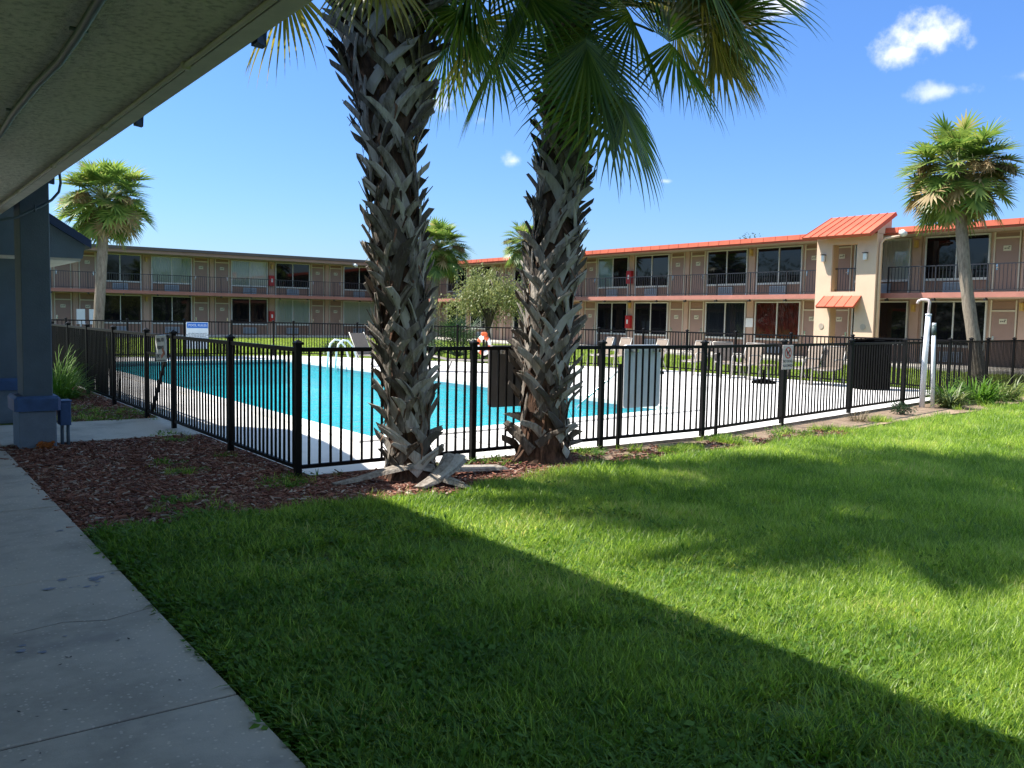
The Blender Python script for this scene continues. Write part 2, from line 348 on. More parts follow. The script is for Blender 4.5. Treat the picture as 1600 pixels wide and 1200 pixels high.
YAW, PITCH, ROLL, F, CH = R(36.166), R(4.273), R(1.093), 1377.3/1600, 1.5
fwd = Vector((math.sin(YAW)*math.cos(PITCH), math.cos(YAW)*math.cos(PITCH), -math.sin(PITCH)))
right = Vector((math.cos(YAW), -math.sin(YAW), 0)); upv = right.cross(fwd)
r_ = math.cos(ROLL)*right + math.sin(ROLL)*upv; u_ = -math.sin(ROLL)*right + math.cos(ROLL)*upv
cd = bpy.data.cameras.new('camera'); cd.sensor_width = 36; cd.lens = 36*F; cd.clip_start = .05; cd.clip_end = 3000
cam = bpy.data.objects.new('camera', cd); col.objects.link(cam)
mw = Matrix((r_, u_, -fwd)).transposed().to_4x4(); mw.translation = (0,0,CH); cam.matrix_world = mw
scene.camera = cam
scene.view_settings.view_transform = 'Standard'; scene.view_settings.look = 'None'; scene.view_settings.exposure = 1.02; scene.view_settings.gamma = 1
scene.cycles.max_bounces = 8; scene.cycles.transparent_max_bounces = 12; scene.cycles.diffuse_bounces = 4
scene.cycles.caustics_reflective = False; scene.cycles.caustics_refractive = False
try: scene.cycles.use_denoising = True
except Exception: pass
# ------------------------------------------------------------------ the setting
from mathutils.geometry import tessellate_polygon
POOL = [(4.95,9.70),(11.15,10.42),(10.95,27.5),(4.95,27.5)]
def poly_sheet(name, outer, holes, z, m, skirt=0, sm=None):
    polys = [[Vector((x,y,z)) for x,y in outer]] + [[Vector((x,y,z)) for x,y in h] for h in holes]
    flat = [p for q in polys for p in q]
    tris = tessellate_polygon(polys)
    mb = MB(); fs = []
    for t in tris:
        a, b_, c = (flat[i] for i in t)
        fs.append(t if (b_-a).cross(c-a).z > 0 else t[::-1])
    mb.add(flat, fs)
    if skirt:
        n = len(outer)
        for i in range(n):
            (x0,y0),(x1,y1) = outer[i], outer[(i+1)%n]
            mb.quad((x0,y0,z-skirt),(x1,y1,z-skirt),(x1,y1,z),(x0,y0,z),1)
    return mb.build(name, [m, sm] if sm else m)
def offset_quad(q, d):
    cx = sum(p[0] for p in q)/4; cy = sum(p[1] for p in q)/4
    return [(x + (d if x > cx else -d), y + (d if y > cy else -d)) for x, y in q]
G = 500
big = [(-G,-G),(G,-G),(G,G),(-G,G)]
tag(poly_sheet('lawn', big, [POOL], -.05, M['lawn']), kind='structure')
DECK = [(3.30,7.68),(8.83,7.80),(13.44,8.64),(20.25,9.9),(19.8,20.2),(16.0,25.3),(12.4,30.6),(3.30,30.6)]
COP = offset_quad(POOL, .32)
tag(poly_sheet('pool_deck', DECK, [COP], 0, M['deck'], .16, M['sand']), kind='structure')
mb = MB()
for i in range(4):
    a, b_ = POOL[i], POOL[(i+1)%4]; c, d = COP[(i+1)%4], COP[i]
    mb.quad((*a,.022),(*b_,.022),(*c,.022),(*d,.022)); mb.quad((*a,-.05),(*b_,-.05),(*b_,.022),(*a,.022)); mb.quad((*d,.022),(*c,.022),(*c,-.02),(*d,-.02))
    n = max(2, int(math.dist(a, b_)/1.5))
    for k in range(1, n):
        t = k/n; p = Vector((a[0]+(b_[0]-a[0])*t, a[1]+(b_[1]-a[1])*t, .0255)); q = Vector((d[0]+(c[0]-d[0])*t, d[1]+(c[1]-d[1])*t, .0255))
        u = Vector((b_[0]-a[0], b_[1]-a[1], 0)).normalized()*.005
        mb.quad(p-u, p+u, q+u, q-u, 1)
tag(mb.build('pool_coping_paving', [M['coping'], M['joint']]), kind='structure')
# deck expansion joints
mb = MB()
for y in (9.2,): pass
for x0, y0, x1, y1 in ((12.9,8.9,12.6,27.5),(15.6,9.2,15.4,25),(11.6,13.4,19.9,13.8),(11.5,17.6,19.7,18.0),(11.4,22,17.6,22.4),(3.3,12.4,4.6,12.4),(3.3,16.5,4.6,16.5),(3.3,20.6,4.6,20.6),(5.9,7.8,5.9,9.4),(9.4,8.0,9.4,9.9)):
    d = Vector((x1-x0, y1-y0, 0)).normalized()*.006; s_ = Vector((-d.y, d.x, 0))
    p, q = Vector((x0,y0,.004)), Vector((x1,y1,.004)); mb.quad(p-s_, q-s_, q+s_, p+s_)
tag(mb.build('pool_deck_joint_paving', M['joint']), kind='structure')
# basin with shallow steps, water
m, nt, b = new_mat('pool_plaster'); L = nt.links
geo = N(nt,'ShaderNodeNewGeometry'); n1 = N(nt,'ShaderNodeTexNoise', i_Scale=.5, i_Detail=4); L.new(geo.outputs['Position'], n1.inputs['Vector'])
r1 = ramp(nt, [(.3,(.18,.66,.72)),(.7,(.28,.78,.82))]); L.new(n1.outputs['Fac'], r1.inputs['Fac']); L.new(r1.outputs['Color'], b.inputs['Base Color']); b.inputs['Roughness'].default_value=.8
M['plaster'] = m
M['tile'] = mat('pool_tile', (.10,.26,.32), .3, .25, 60)
mb = MB(); ZF = -.75
mb.quad(*[(x,y,ZF) for x,y in POOL])
for i in range(4):
    a, b_ = POOL[i], POOL[(i+1)%4]
    mb.quad((*a,-.05),(*b_,-.05),(*b_,-.22),(*a,-.22),1); mb.quad((*a,-.22),(*b_,-.22),(*b_,ZF),(*a,ZF))
def lerp(a, b_, t): return (a[0]+(b_[0]-a[0])*t, a[1]+(b_[1]-a[1])*t)
for k, (zt, e) in enumerate(((-.24,.5),(-.36,.95),(-.5,1.4),(-.62,1.85))):     # entry steps in the corner
    mb.box(11.1-2.6, 11.1, 10.42-.05, 10.42+e, ZF, zt - .001*k)
    mb.box(11.1-2.6, 11.1, 10.42+e-.05, 10.42+e+.004, zt-.03, zt + .003, 1)
tag(mb.build('pool_floor', [M['plaster'], M['tile']]), kind='structure')
m, nt, b = new_mat('pool_water'); L = nt.links
geo = N(nt,'ShaderNodeNewGeometry'); mp = N(nt,'ShaderNodeMapping'); mp.inputs['Scale'].default_value=(1,1.6,1); L.new(geo.outputs['Position'], mp.inputs['Vector'])
n1 = N(nt,'ShaderNodeTexNoise', i_Scale=2.8, i_Detail=6, i_Distortion=1.0); L.new(mp.outputs[0], n1.inputs['Vector'])
bp = N(nt,'ShaderNodeBump', i_Strength=.9, i_Distance=.07); L.new(n1.outputs['Fac'], bp.inputs['Height'])
tr = N(nt,'ShaderNodeBsdfTransparent'); 
rw = ramp(nt, [(.35,(.12,.74,.80)),(.65,(.26,.85,.88))]); L.new(n1.outputs['Fac'], rw.inputs['Fac']); L.new(rw.outputs['Color'], tr.inputs[0])
gl = N(nt,'ShaderNodeBsdfGlossy'); gl.inputs['Roughness'].default_value=.06; L.new(bp.outputs['Normal'], gl.inputs['Normal'])
df = N(nt,'ShaderNodeBsdfDiffuse'); df.inputs['Color'].default_value=(.02,.60,.66,1); L.new(bp.outputs['Normal'], df.inputs['Normal'])
m0 = N(nt,'ShaderNodeMixShader'); m0.inputs[0].default_value=.38; L.new(tr.outputs[0], m0.inputs[1]); L.new(df.outputs[0], m0.inputs[2])
fr = N(nt,'ShaderNodeFresnel'); fr.inputs['IOR'].default_value=1.33; L.new(bp.outputs['Normal'], fr.inputs['Normal'])
fm = N(nt,'ShaderNodeMath', operation='MULTIPLY'); L.new(fr.outputs[0], fm.inputs[0]); fm.inputs[1].default_value=1.0
mx = N(nt,'ShaderNodeMixShader'); L.new(fm.outputs[0], mx.inputs[0]); L.new(m0.outputs[0], mx.inputs[1]); L.new(gl.outputs[0], mx.inputs[2])
L.new(mx.outputs[0], nt.nodes['Material Output'].inputs['Surface'])
mb = MB(); mb.quad(*[(x,y,-.12) for x,y in POOL]); tag(mb.build('water', m), kind='structure')

MULCH = [(1.14,6.42),(1.9,6.55),(2.6,6.5),(3.3,6.45),(4.0,6.4),(4.7,6.55),(5.4,6.75),(6.2,6.9),(6.45,7.15),(6.3,7.72),(3.31,7.67),(3.31,11.02),(1.14,11.02)]
MULCH2 = [(1.62,13.05),(3.31,13.05),(3.31,20),(1.62,20)]
tag(poly_sheet('mulch_bed_ground', MULCH, [], -.034, M['mulch_soil']), kind='structure')
tag(poly_sheet('mulch_strip_ground', MULCH2, [], -.034, M['mulch_soil']), kind='structure')
SAND = [(6.0,7.05),(7.2,7.25),(8.4,7.15),(9.6,7.2),(10.8,7.2),(12.2,7.55),(13.8,7.75),(15.2,7.9),(17,8.0),(19,8.4),(22,8.9),(30,10.2),(30,11.4),(20.3,9.84),(13.44,8.62),(8.83,7.78),(6.2,7.72)]
tag(poly_sheet('sand_ground', SAND, [], -.038, M['sand']), kind='structure')
# sidewalk slabs
mb = MB(); y = 3.36 - 2.02*4
mb.quad((-5,-5,-.009),(1.12,-5,-.009),(1.12,30,-.009),(-5,30,-.009), 1)
while y < 29:
    y2 = min(y + 2.02, 30)
    mb.bbox(-5, 1.14, y+.009, y2-.009, -.12, .0, .006); y += 2.02
# blue paint splashes on the slabs
for k in range(26):
    cx, cy = rnd.choice([(.95,5.25),(1.0,5.3),(.8,5.2),(.55,4.35),(1.02,6.5),(.9,5.28)]); cx += rnd.gauss(0,.09); cy += rnd.gauss(0,.07); a = rnd.uniform(.006,.03)
    if cx < 1.09: mb.add([(cx+a*rnd.uniform(.5,1.2)*math.cos(t*.785)*1.3, cy+a*rnd.uniform(.5,1.2)*math.sin(t*.785), .0022+.0001*k) for t in range(8)], [tuple(range(8))], 2)
for path in ([(-.9,3.37),(-.55,3.0),(-.4,2.55),(-.1,2.3),(.1,1.9)],[(1.13,4.6),(.9,4.52),(.72,4.6),(.5,4.55)],[(1.13,8.7),(.8,8.5),(.4,8.75),(.1,8.6)]):
    for (xa,ya),(xb,yb) in zip(path,path[1:]):
        d = Vector((xb-xa,yb-ya,0)).normalized(); q = Vector((-d.y,d.x,0))*rnd.uniform(.0012,.0022); A_, B_ = Vector((xa,ya,.0015)), Vector((xb,yb,.0015)); mb.quad(A_-q,B_-q,B_+q,A_+q,1)
for k in range(90):      # grit and leaf bits
    cx, cy, a = rnd.uniform(-.6,1.1), 1.5+rnd.random()**1.5*8, rnd.uniform(.003,.009); t0 = rnd.uniform(0,3)
    mb.add([(cx+a*math.cos(t0+t*1.57)*(1.6 if t%2 else .6), cy+a*math.sin(t0+t*1.57)*(1.6 if t%2 else .6), .003+.002*(t==1)) for t in range(4)],[(0,1,2,3)],1)
tag(mb.build('sidewalk', [M['sidewalk'], M['joint'], M['splash']]), kind='structure')
mb = MB(); mb.bbox(1.15, 3.31, 11.04, 13.0, -.12, -.004, .01); tag(mb.build('gate_path', M['walk']), kind='structure')
mb = MB(); mb.bbox(-4, 32, 52.9, 55.8, -.12, .12, .02); tag(mb.build('left_wing_pavement', M['walk']), kind='structure')
mb = MB(); mb.bbox(29.2, 32.1, 2, 52.88, -.12, .12, .02); tag(mb.build('right_wing_pavement', M['walk']), kind='structure')

# ------------------------------------------------------------------ covered walkway of the near building
cn = empty('walkway_canopy', (1.7,9,0), 0, 'covered walkway of the near building, grey stucco soffit on dark slate columns', 'canopy')
def part(mb, name, m, parent, smooth=False, label=None):
    o = mb.build(name, m, parent, smooth); o.matrix_parent_inverse = Matrix.Translation(parent.location).inverted() if parent.parent is None else Matrix()
    if label: o['label'] = label
    return o
Z0 = 2.55; XE = 1.218
mb = MB(); mb.box(-6, XE-.085, -6, 11.5, Z0, Z0+.08); part(mb, 'soffit', M['soffit'], cn)
mb = MB(); mb.box(XE-.082, XE, -6, 11.5, Z0-.016, Z0+.09); part(mb, 'eave_board', M['drip'], cn)
mb = MB(); mb.box(XE+.002, XE+.022, -6, 11.5, Z0+.005, Z0+.3); part(mb, 'fascia', M['navy'], cn)
mb = MB(); mb.tube([(XE-.105,-6,Z0-.016),(XE-.105,3,Z0-.014),(XE-.104,6,Z0-.016),(XE-.105,11.4,Z0-.015)], .011, 8)
for y in (1.05,2.4,3.9,5.5,7.2,9.0): mb.box(XE-.122,XE-.086,y-.014,y+.014,Z0-.03,Z0-.001)
part(mb, 'eave_conduit', M['drip'], cn, True)
mb = MB()   # low roof above, plus an added unseen hump shaped to cast the deck shadow
mb.add([(-6,-6,3.50),(1.70,-6,3.50),(1.70,18.5,3.50),(-6,18.5,3.50),(-6,-6,3.2),(1.68,-6,3.2),(1.68,18.5,3.2),(-6,18.5,3.2)],[(0,1,2,3),(7,6,5,4),(0,3,7,4),(0,4,5,1),(2,6,7,3)])
prof = [(8.6,3.501),(11.1,4.55),(12.4,4.95),(13.7,5.05),(13.75,3.501)]
n = len(prof); mb.add([(2.02,y,z) for y,z in prof]+[(-3,y,z) for y,z in prof], [tuple(range(n)), tuple(range(2*n-1,n-1,-1))]+[(i,n+i,n+(i+1)%n,(i+1)%n) for i in range(n)])
part(mb, 'roof', M['navy'], cn)
pts = [(.72,-1,Z0-.02),(.67,1.5,Z0-.02),(.651,3.23,Z0-.022),(.668,3.7,Z0-.02),(.675,4.13,Z0-.021),(.658,4.65,Z0-.02),(.651,5.4,Z0-.022),(.665,6.1,Z0-.02),(.63,7.7,Z0-.02),(.65,11,Z0-.02)]
mb = MB(); mb.tube(pts, .018, 10)
for p in (pts[3],pts[6]): mb.box(p[0]-.032,p[0]+.032,p[1]-.009,p[1]+.009,Z0-.012,Z0-.001)
part(mb, 'ceiling_conduit', M['conduit'], cn, True)
for y in (3.43,5.32,8.23):
    mb = MB(); x = XE+.022; mb.add([(x,y-.035,Z0-.01),(x,y+.035,Z0-.01),(x,y+.035,Z0+.07),(x,y-.035,Z0+.07),(x+.04,y-.02,Z0-.018),(x+.04,y+.02,Z0-.018),(x+.04,y+.03,Z0+.04),(x+.04,y-.03,Z0+.04)],[(3,2,1,0),(4,5,6,7),(0,1,5,4),(1,2,6,5),(2,3,7,6),(3,0,4,7)]); part(mb, 'gutter_bracket', M['navy'], cn)
def column(x0, x1, y0, y1, ztop):
    mb = MB(); mb.bbox(x0+.05, x1-.03, y0+.02, y1-.02, .56, ztop, .008); c = part(mb, 'column', M['slate'], cn)
    mb = MB(); mb.bbox(x0, x1, y0, y1, -.05, .40, .012); part(mb, 'column_base', M['slate_base'], c)
    mb = MB(); mb.bbox(x0-.045, x1+.04, y0-.045, y1+.04, .4, .56, .03); part(mb, 'column_cap', M['blue'], c)
column(1.28, 1.645, 10.7, 11.2, 3.2)
column(1.32, 1.70, 13.6, 14.1, 2.2)
column(1.55, 1.93, 17.2, 17.7, 2.2)
# gabled end beyond the columns
mb = MB()
gw = [(-.6,2.2),(2.40,2.2),(2.44,2.40),(1.50,2.999),(-.6,2.999)]
n = len(gw); mb.add([(x,13.3,z) for x,z in gw]+[(x,19,z) for x,z in gw], [tuple(range(n)),tuple(range(2*n-1,n-1,-1))]+[(i,n+i,n+(i+1)%n,(i+1)%n) for i in range(n)])
part(mb, 'gable_wall', M['slate'], cn)
mb = MB()
rk = [(2.50,2.34),(2.50,2.45),(1.55,3.06),(1.50,2.95)]
mb.add([(x,13.22,z) for x,z in rk]+[(x,19,z) for x,z in rk], [(0,1,2,3),(7,6,5,4)]+[(i,4+i,4+(i+1)%4,(i+1)%4) for i in range(4)])
part(mb, 'rake_board', M['navy'], cn)
mb = MB(); mb.box(-.6,2.38,13.32,18.9,2.165,2.199); part(mb, 'gable_soffit', M['drip'], cn)
# things fixed to the column
e = empty('electrical_box', (1.75,10.8,.24), 0, 'blue electrical box with two conduits beside the column base', 'electrical box')
mb = MB(); mb.bbox(1.69,1.80,10.76,10.95,.22,.48,.006); part(mb,'box_body',M['blue'],e)
mb = MB(); mb.box(1.683,1.807,10.75,10.96,.482,.496); part(mb,'lid',M['blue'],e)
for x in (1.715,1.775):
    mb = MB(); mb.tube([(x,10.82,.22),(x,10.82,-.06)],.018,10); part(mb,'conduit',M['slate'],e,True)
mb = MB(); mb.tube([(1.66,10.66,3.1),(1.71,10.66,2.98),(1.72,10.655,2.86),(1.70,10.65,2.76),(1.63,10.645,2.67),(1.54,10.64,2.60),(1.42,10.64,2.535),(1.3,10.64,2.46),(1.15,10.7,2.42),(.8,10.9,2.45),(.2,11.6,2.8)],.014,8)
mb.box(1.46,1.475,10.625,10.67,2.53,2.60)
tag(mb.build('cable',M['slate'],None,True),'grey cable drooping in an arc across the top of the column','cable')
mb = MB()
for k in range(60):
    a = rnd.uniform(0,6.3); r0 = rnd.uniform(0,.07); c = Vector((1.52+r0*math.cos(a)*1.3, 10.63+r0*math.sin(a)*.5, rnd.uniform(-.03,.06)))
    s_ = rnd.uniform(.008,.025); mb.obox(c,(s_,0,.3*s_),(0,s_,.2*s_),(-.2*s_,0,.6*s_))
tag(mb.build('leaf_pile',M['rust']),'clump of rust orange dead leaves at the foot of the column','leaf litter')

# ------------------------------------------------------------------ pool fence
def fence_run(name, pts, label, group=None, skip=(), H=1.2, extra=(), gates=()):
    rt = empty(name, (pts[0][0],pts[0][1],0), 0, label, 'fence', group)
    O = Vector((pts[0][0],pts[0][1],0))
    def P(mb, nm, m=M['fence']):
        o = mb.build(nm, m, rt); o.location = -O; o.matrix_parent_inverse = Matrix(); return o
    for i, p in enumerate(pts):
        if i in skip: continue
        w2 = .028; mb = MB(); x, y = p
        mb.box(x-w2,x+w2,y-w2,y+w2,-.05,H+.02)
        post = P(mb, 'post'); 
        mb = MB(); q = w2+.012; mb.box(x-q,x+q,y-q,y+q,H+.02,H+.04); mb.add([(x-q,y-q,H+.04),(x+q,y-q,H+.04),(x+q,y+q,H+.04),(x-q,y+q,H+.04),(x,y,H+.07)],[(0,1,4),(1,2,4),(2,3,4),(3,0,4)])
        c = mb.build('post_cap', M['fence'], post)
    for i in range(len(pts)-1):
        a, b_ = Vector((*pts[i],0)), Vector((*pts[i+1],0)); d = b_-a; ln = d.length; d.normalize(); s_ = Vector((-d.y,d.x,0))
        mb = MB(); u0, u1 = .04, ln-.04
        for z, hh in ((H-.025,.02),(.09,.018)): mb.obox(a+d*(u0+u1)/2+Vector((0,0,z)), d*(u1-u0)/2, s_*.016, (0,0,hh))
        n = max(2, round(ln/.112))
        for k in range(1, n):
            c = a+d*(ln*k/n)+Vector((0,0,(H+.05)/2-.0)); bend = rnd.gauss(0,.002)
            mb.obox(c, d*.0095, s_*.0095, (bend,bend,(H-.1)/2))
        if i in gates:
            mb.obox(a+d*ln/2+Vector((0,0,.92)), d*(ln/2-.05), s_*.014, (0,0,.016))
            mb.obox(a+d*ln*.5+Vector((0,0,.55)), d*(ln*.30)+Vector((0,0,-.44)), s_*.016, Vector((0,0,.03)))
        P(mb, 'gate_panel' if i in gates else 'picket_panel')
    for x, y, z1 in extra:
        mb = MB(); mb.box(x-.017,x+.017,y-.017,y+.017,-.05,z1); P(mb,'short_post')
    return rt
NEAR = [(3.17,7.66),(5.14,7.72),(6.99,7.77),(8.82,7.82),(11.02,8.22),(13.44,8.67),(15.87,9.11),(18.4,9.57),(21.1,10.08),(23.3,10.49),(25.7,10.93),(28.6,11.45)]
LEFT = [(3.17,y) for y in (7.66,9.53,11.74,13.1,15.16,17.25,19.1,21.0,23.0,25.0,27.0,28.8,30.5)]
BACK = [(3.17,30.5),(5.0,30.5),(6.8,30.5),(8.6,30.5),(10.2,30.5),(11.7,30.5),(12.45,30.5)]
FAR = [(12.45,30.5),(13.9,28.3),(15.3,26.2),(16.1,25.2),(17.6,23.2),(19.0,21.3),(19.8,20.1),(19.85,18.3),(19.9,16.5),(19.97,14.7),(20.03,12.9),(20.1,11.1),(20.15,10.0)]
fence_run('pool_fence', NEAR, 'black metal picket fence running behind the two big palms', 'fences around the pool', extra=((7.23,7.72,.98),(9.06,7.79,1.1)))
fence_run('pool_fence', LEFT, 'black metal picket fence with a gate at the end of the concrete path', 'fences around the pool', skip=(0,), gates=(2,))
fence_run('pool_fence', BACK, 'black metal picket fence past the far end of the pool water', 'fences around the pool', skip=(0,))
fence_run('pool_fence', FAR, 'black metal picket fence behind the patio chairs and the orange life ring', 'fences around the pool', skip=(0,))

# ------------------------------------------------------------------ motel wings
NP = (.62,.58,.42)
def make_wing(name, origin, rz, fins, pillars, x0, x1, label, roofkind, curtains, upper_only=None, skip_ac=()):
    rt = empty(name, origin, rz, label, 'building')
    P = lambda mb, nm, m, par=rt: mb.build(nm, m, par)
    mb = MB(); mb.box(x0,x1,.0,7,0,4.95); P(mb,'wall',M['wall_tan'])
    mb = MB(); mb.box(x0,x1,-1.5,-.001,2.5,2.66); P(mb,'balcony_slab',M['slab'])
    mb = MB(); mb.box(x0,x1,-1.53,-1.503,2.505,2.69); P(mb,'slab_edge',M['slab_edge'])
    mb = MB(); mb.box(x0,x1,-1.62,7.2,4.86,4.93); P(mb,'eave_soffit',M['slab'])
    if roofkind == 'brown':
        mb = MB(); mb.box(x0,x1,-1.66,-1.623,4.85,5.03); P(mb,'fascia_band',M['fascia_band'])
        mb = MB(); mb.box(x0-.1,x1,-1.74,7.4,5.033,5.2); P(mb,'roof',M['fascia_brown'])
    else:
        mb = MB(); mb.box(x0,x1,-1.66,-1.623,4.80,4.87)
        mb.add([(x0,-1.72,4.875),(x1,-1.72,4.875),(x1,-1.69,5.07),(x0,-1.69,5.07),(x1,7.4,5.14),(x0,7.4,5.14),(x0,7.4,4.935),(x1,7.4,4.935),(x0,-1.6,4.935),(x1,-1.6,4.935)],[(0,1,2,3),(3,2,4,5),(5,4,7,6)])
        x = x0
        while x < x1: mb.obox((x,-1.71,4.97),(.006,0,0),(0,.008,.0),(0,.014,.092)); x += .6
        P(mb,'roof',M['orange'])
    # fins between doors and pillars between windows, both storeys
    for zb, zt in ((.12,2.495),(2.662,4.855)):
        for f in fins:
            mb = MB(); mb.box(f-.13,f+.13,-.10,0,zb,zt); P(mb,'fin_wall',M['wall_tan'])
        for p in pillars:
            mb = MB(); mb.box(p-.17,p+.17,-.09,0,zb,zt); P(mb,'pillar',M['wall_tan'])
    doors, wins = [], []
    allx = sorted([(f,'f') for f in fins]+[(p,'p') for p in pillars])
    for f in fins:
        for s_ in (-1,1):
            d0 = f + s_*.20; d1 = f + s_*1.10; doors.append((min(d0,d1),max(d0,d1),s_))
            p = f + s_*3.85; w0 = f + s_*1.22; w1 = p - s_*.26; wins.append((min(w0,w1),max(w0,w1),s_))
    def door(a, b_, s_, zb, zt):
        mb = MB(); mb.box(a+.05,b_-.05,-.045,-.002,zb,zb+1.93); d = P(mb,'door',M['door'])
        mb = MB(); mb.box(a+.05,b_-.05,-.04,-.002,zb+1.99,zt-.05); P(mb,'transom_panel',M['panel'],d)
        mb = MB(); mb.box(a,a+.049,-.07,-.001,zb,zt); mb.box(b_-.049,b_,-.07,-.001,zb,zt); mb.box(a+.05,b_-.05,-.066,-.001,zb+1.931,zb+1.985); P(mb,'door_frame',M['trim'],d)
        hx = b_-.13 if s_ > 0 else a+.13
        mb = MB(); mb.box(hx-.035,hx+.035,-.056,-.046,zb+.85,zb+1.07); mb.tube([(hx,-.06,zb+.93),(hx,-.11,zb+.93),(hx-.10*s_,-.115,zb+.93)],.011,6); P(mb,'handle',M['steel'],d)
        cx = (a+b_)/2
        mb = MB(); mb.box(cx-.13,cx+.13,-.056,-.046,zb+1.50,zb+1.68)
        for k in range(3): mb.box(cx-.09+.06*k,cx-.05+.06*k,-.0585,-.0562,zb+1.56+.01*(k%2),zb+1.61,1)
        mb.box(cx+.04,cx+.10,-.0585,-.0562,zb+1.62,zb+1.65,1)
        P(mb,'number_plate',[M['plate'],M['plate_ink']],d)
    def window(a, b_, zb, zs, zt, cur):
        mb = MB(); c = (a+b_)/2; t = .055
        mb.box(a,a+t,-.085,-.001,zb,zt); mb.box(b_-t,b_,-.085,-.001,zb,zt); mb.box(a+t+.001,b_-t-.001,-.08,-.001,zt-t,zt-.002); mb.box(a+t+.001,b_-t-.001,-.095,-.001,zs,zs+.085); mb.box(c-.025,c+.025,-.078,-.03,zs+.086,zt-t-.001)
        wf = P(mb,'window',M['frame'])
        for k, (p, q) in enumerate(((a+t+.001,c-.026),(c+.026,b_-t-.001))):
            cc = cur[k] if isinstance(cur,(tuple,list)) else cur
            mb = MB(); y = -.058+.012*k
            mb.quad((p,y,zs+.086),(q,y,zs+.086),(q,y,zt-t-.001),(p,y,zt-t-.001)); P(mb,'pane',M['glass_clear'] if cc else M['glass'],wf)
            if cc:
                mb = MB(); n = 26
                vs = []
                for i in range(n+1):
                    x = p+(q-p)*i/n; yy = -.018+.011*math.sin(i*2.1+k)
                    vs += [(x,yy,zs+.087),(x,yy,zt-t-.002)]
                mb.add(vs,[(2*i,2*i+2,2*i+3,2*i+1) for i in range(n)]); P(mb,'curtain',M[cc],wf)
        mb = MB(); mb.box(a+t+.001,b_-t-.001,-.03,-.001,zb,zs-.002); P(mb,'sill_panel',M['panel'],wf)
        ax = a + (b_-a)*.50
        mb = MB(); mb.bbox(ax-.42,ax+.42,-.13,-.032,zb+.06,zb+.44,.01)
        for k in range(7): mb.box(ax-.37,ax+.37,-.1335,-.131,zb+.10+.045*k,zb+.118+.045*k,1)
        P(mb,'air_conditioner',[M['ac'],M['ac_dark']],wf)
    for (a, b_, s_) in doors:
        if a < x0 or b_ > x1: continue
        door(a,b_,s_,.12,2.46); door(a,b_,s_,2.662,4.83)
    for i, (a, b_, s_) in enumerate(sorted(wins)):
        if a < x0 or b_ > x1: continue
        window(a,b_,.14,.74,2.44,curtains.get((i,0))); window(a,b_,2.68,3.18,4.82,curtains.get((i,1)))
    return rt
def railing(rt, a, b_, out=1.44):
    n = max(1, round((b_-a)/1.83)); st = (b_-a)/n; first = None
    for i in range(n):
        if first is None:
            mb = MB(); mb.box(.0,st,-.022,.022,3.62,3.655); mb.box(.0,st,-.016,.016,2.76,2.785)
            k = round(st/.125)
            for j in range(1,k): mb.box(st*j/k-.0085,st*j/k+.0085,-.0085,.0085,2.786,3.619)
            first = mb.build('railing', M['rail'], rt); first.location = (a,-out,0)
            mb = MB(); mb.box(-.022,.022,-.022,.022,2.42,3.66); mb.box(-.04,.04,-.12,.03,2.40,2.47); mb.build('railing_post', M['rail'], first)
        else:
            c = copy_tree(first, rt); c.location = (a+i*st,-out,0)
LW = make_wing('motel_wing', (0,55.8,0), 0, [1.95,9.65,17.4,25.1], [5.8,13.5,21.25,28.95], -3, 31.9,
    'shaded two storey motel wing with flat dark brown roof edge', 'brown',
    {(4,1):('curtain_reflection_green','curtain_reflection_green'),(5,1):('curtain_reflection_green','curtain'),(6,0):('curtain_reflection_green','curtain_reflection_green'),(7,0):('curtain_reflection_green','curtain_reflection_green')})  # first pair stands in for trees mirrored brightly in the upper glass
railing(LW, -3, 30.6)
# right wing: local x runs towards the camera, so s = -Y
RW = make_wing('motel_wing', (32.1,0,0), -math.pi/2, [-52.7,-45.0,-37.35,-29.65,-21.95,-14.2,-6.5], [-48.9,-41.2,-33.5,-25.8,-18.1,-10.35], -55.75, -2,
    'sunlit two storey motel wing with orange metal roof edge and entry tower', 'orange',
    {(8,0):('curtain_red','curtain_red'),(7,0):('curtain_dark','curtain_dark'),(5,1):('curtain_reflection_green',None),(9,1):('curtain','curtain')})
railing(RW, -54.3, -21.05); railing(RW, -18.4, -2.2)
# entry tower, in the right wing's own frame (out = towards the pool)
T0, T1 = -20.98, -18.45; FACE = -2.2
mb = MB()
mb.box(T0,-20.30,FACE,-1.82,.12,4.85); mb.box(-19.25,T1,FACE,-1.82,.12,4.85)
mb.box(-20.299,-19.251,FACE,-1.821,2.18,2.74); mb.box(-20.299,-19.251,FACE,-1.821,4.52,4.85)
tw = mb.build('entry_tower', M['stucco_cream'], RW)
mb = MB(); mb.box(-20.298,-20.27,FACE+.03,-1.83,.13,4.51); mb.build('recess_lining', M['stucco_recess'], tw)
mb = MB()
e0, e1 = T0-.22, T1+.12
top = [(e0+.25,-1.35,5.66),(e1+.06,-1.35,5.66)]; bot = [(e0,FACE-.68,4.80),(e1,FACE-.68,4.80)]
mb.add([bot[0],bot[1],top[1],top[0],(e0,FACE-.60,4.70),(e1,FACE-.60,4.70),(e1+.06,-1.25,5.56),(e0+.25,-1.25,5.56)],[(0,1,2,3),(4,7,6,5),(0,4,5,1),(1,5,6,2),(0,3,7,4),(2,6,7,3)])
for k in range(9):
    t = k/8; a = Vector(bot[0]).lerp(Vector(bot[1]),t); b_ = Vector(top[0]).lerp(Vector(top[1]),t); d = (b_-a)/2; c = (a+b_)/2; nrm = Vector((0,-d.z,d.y)).normalized()
    mb.obox(c+nrm*.014, (.009,0,0), d, nrm*.012)
mb.build('tower_roof', M['orange'], tw)
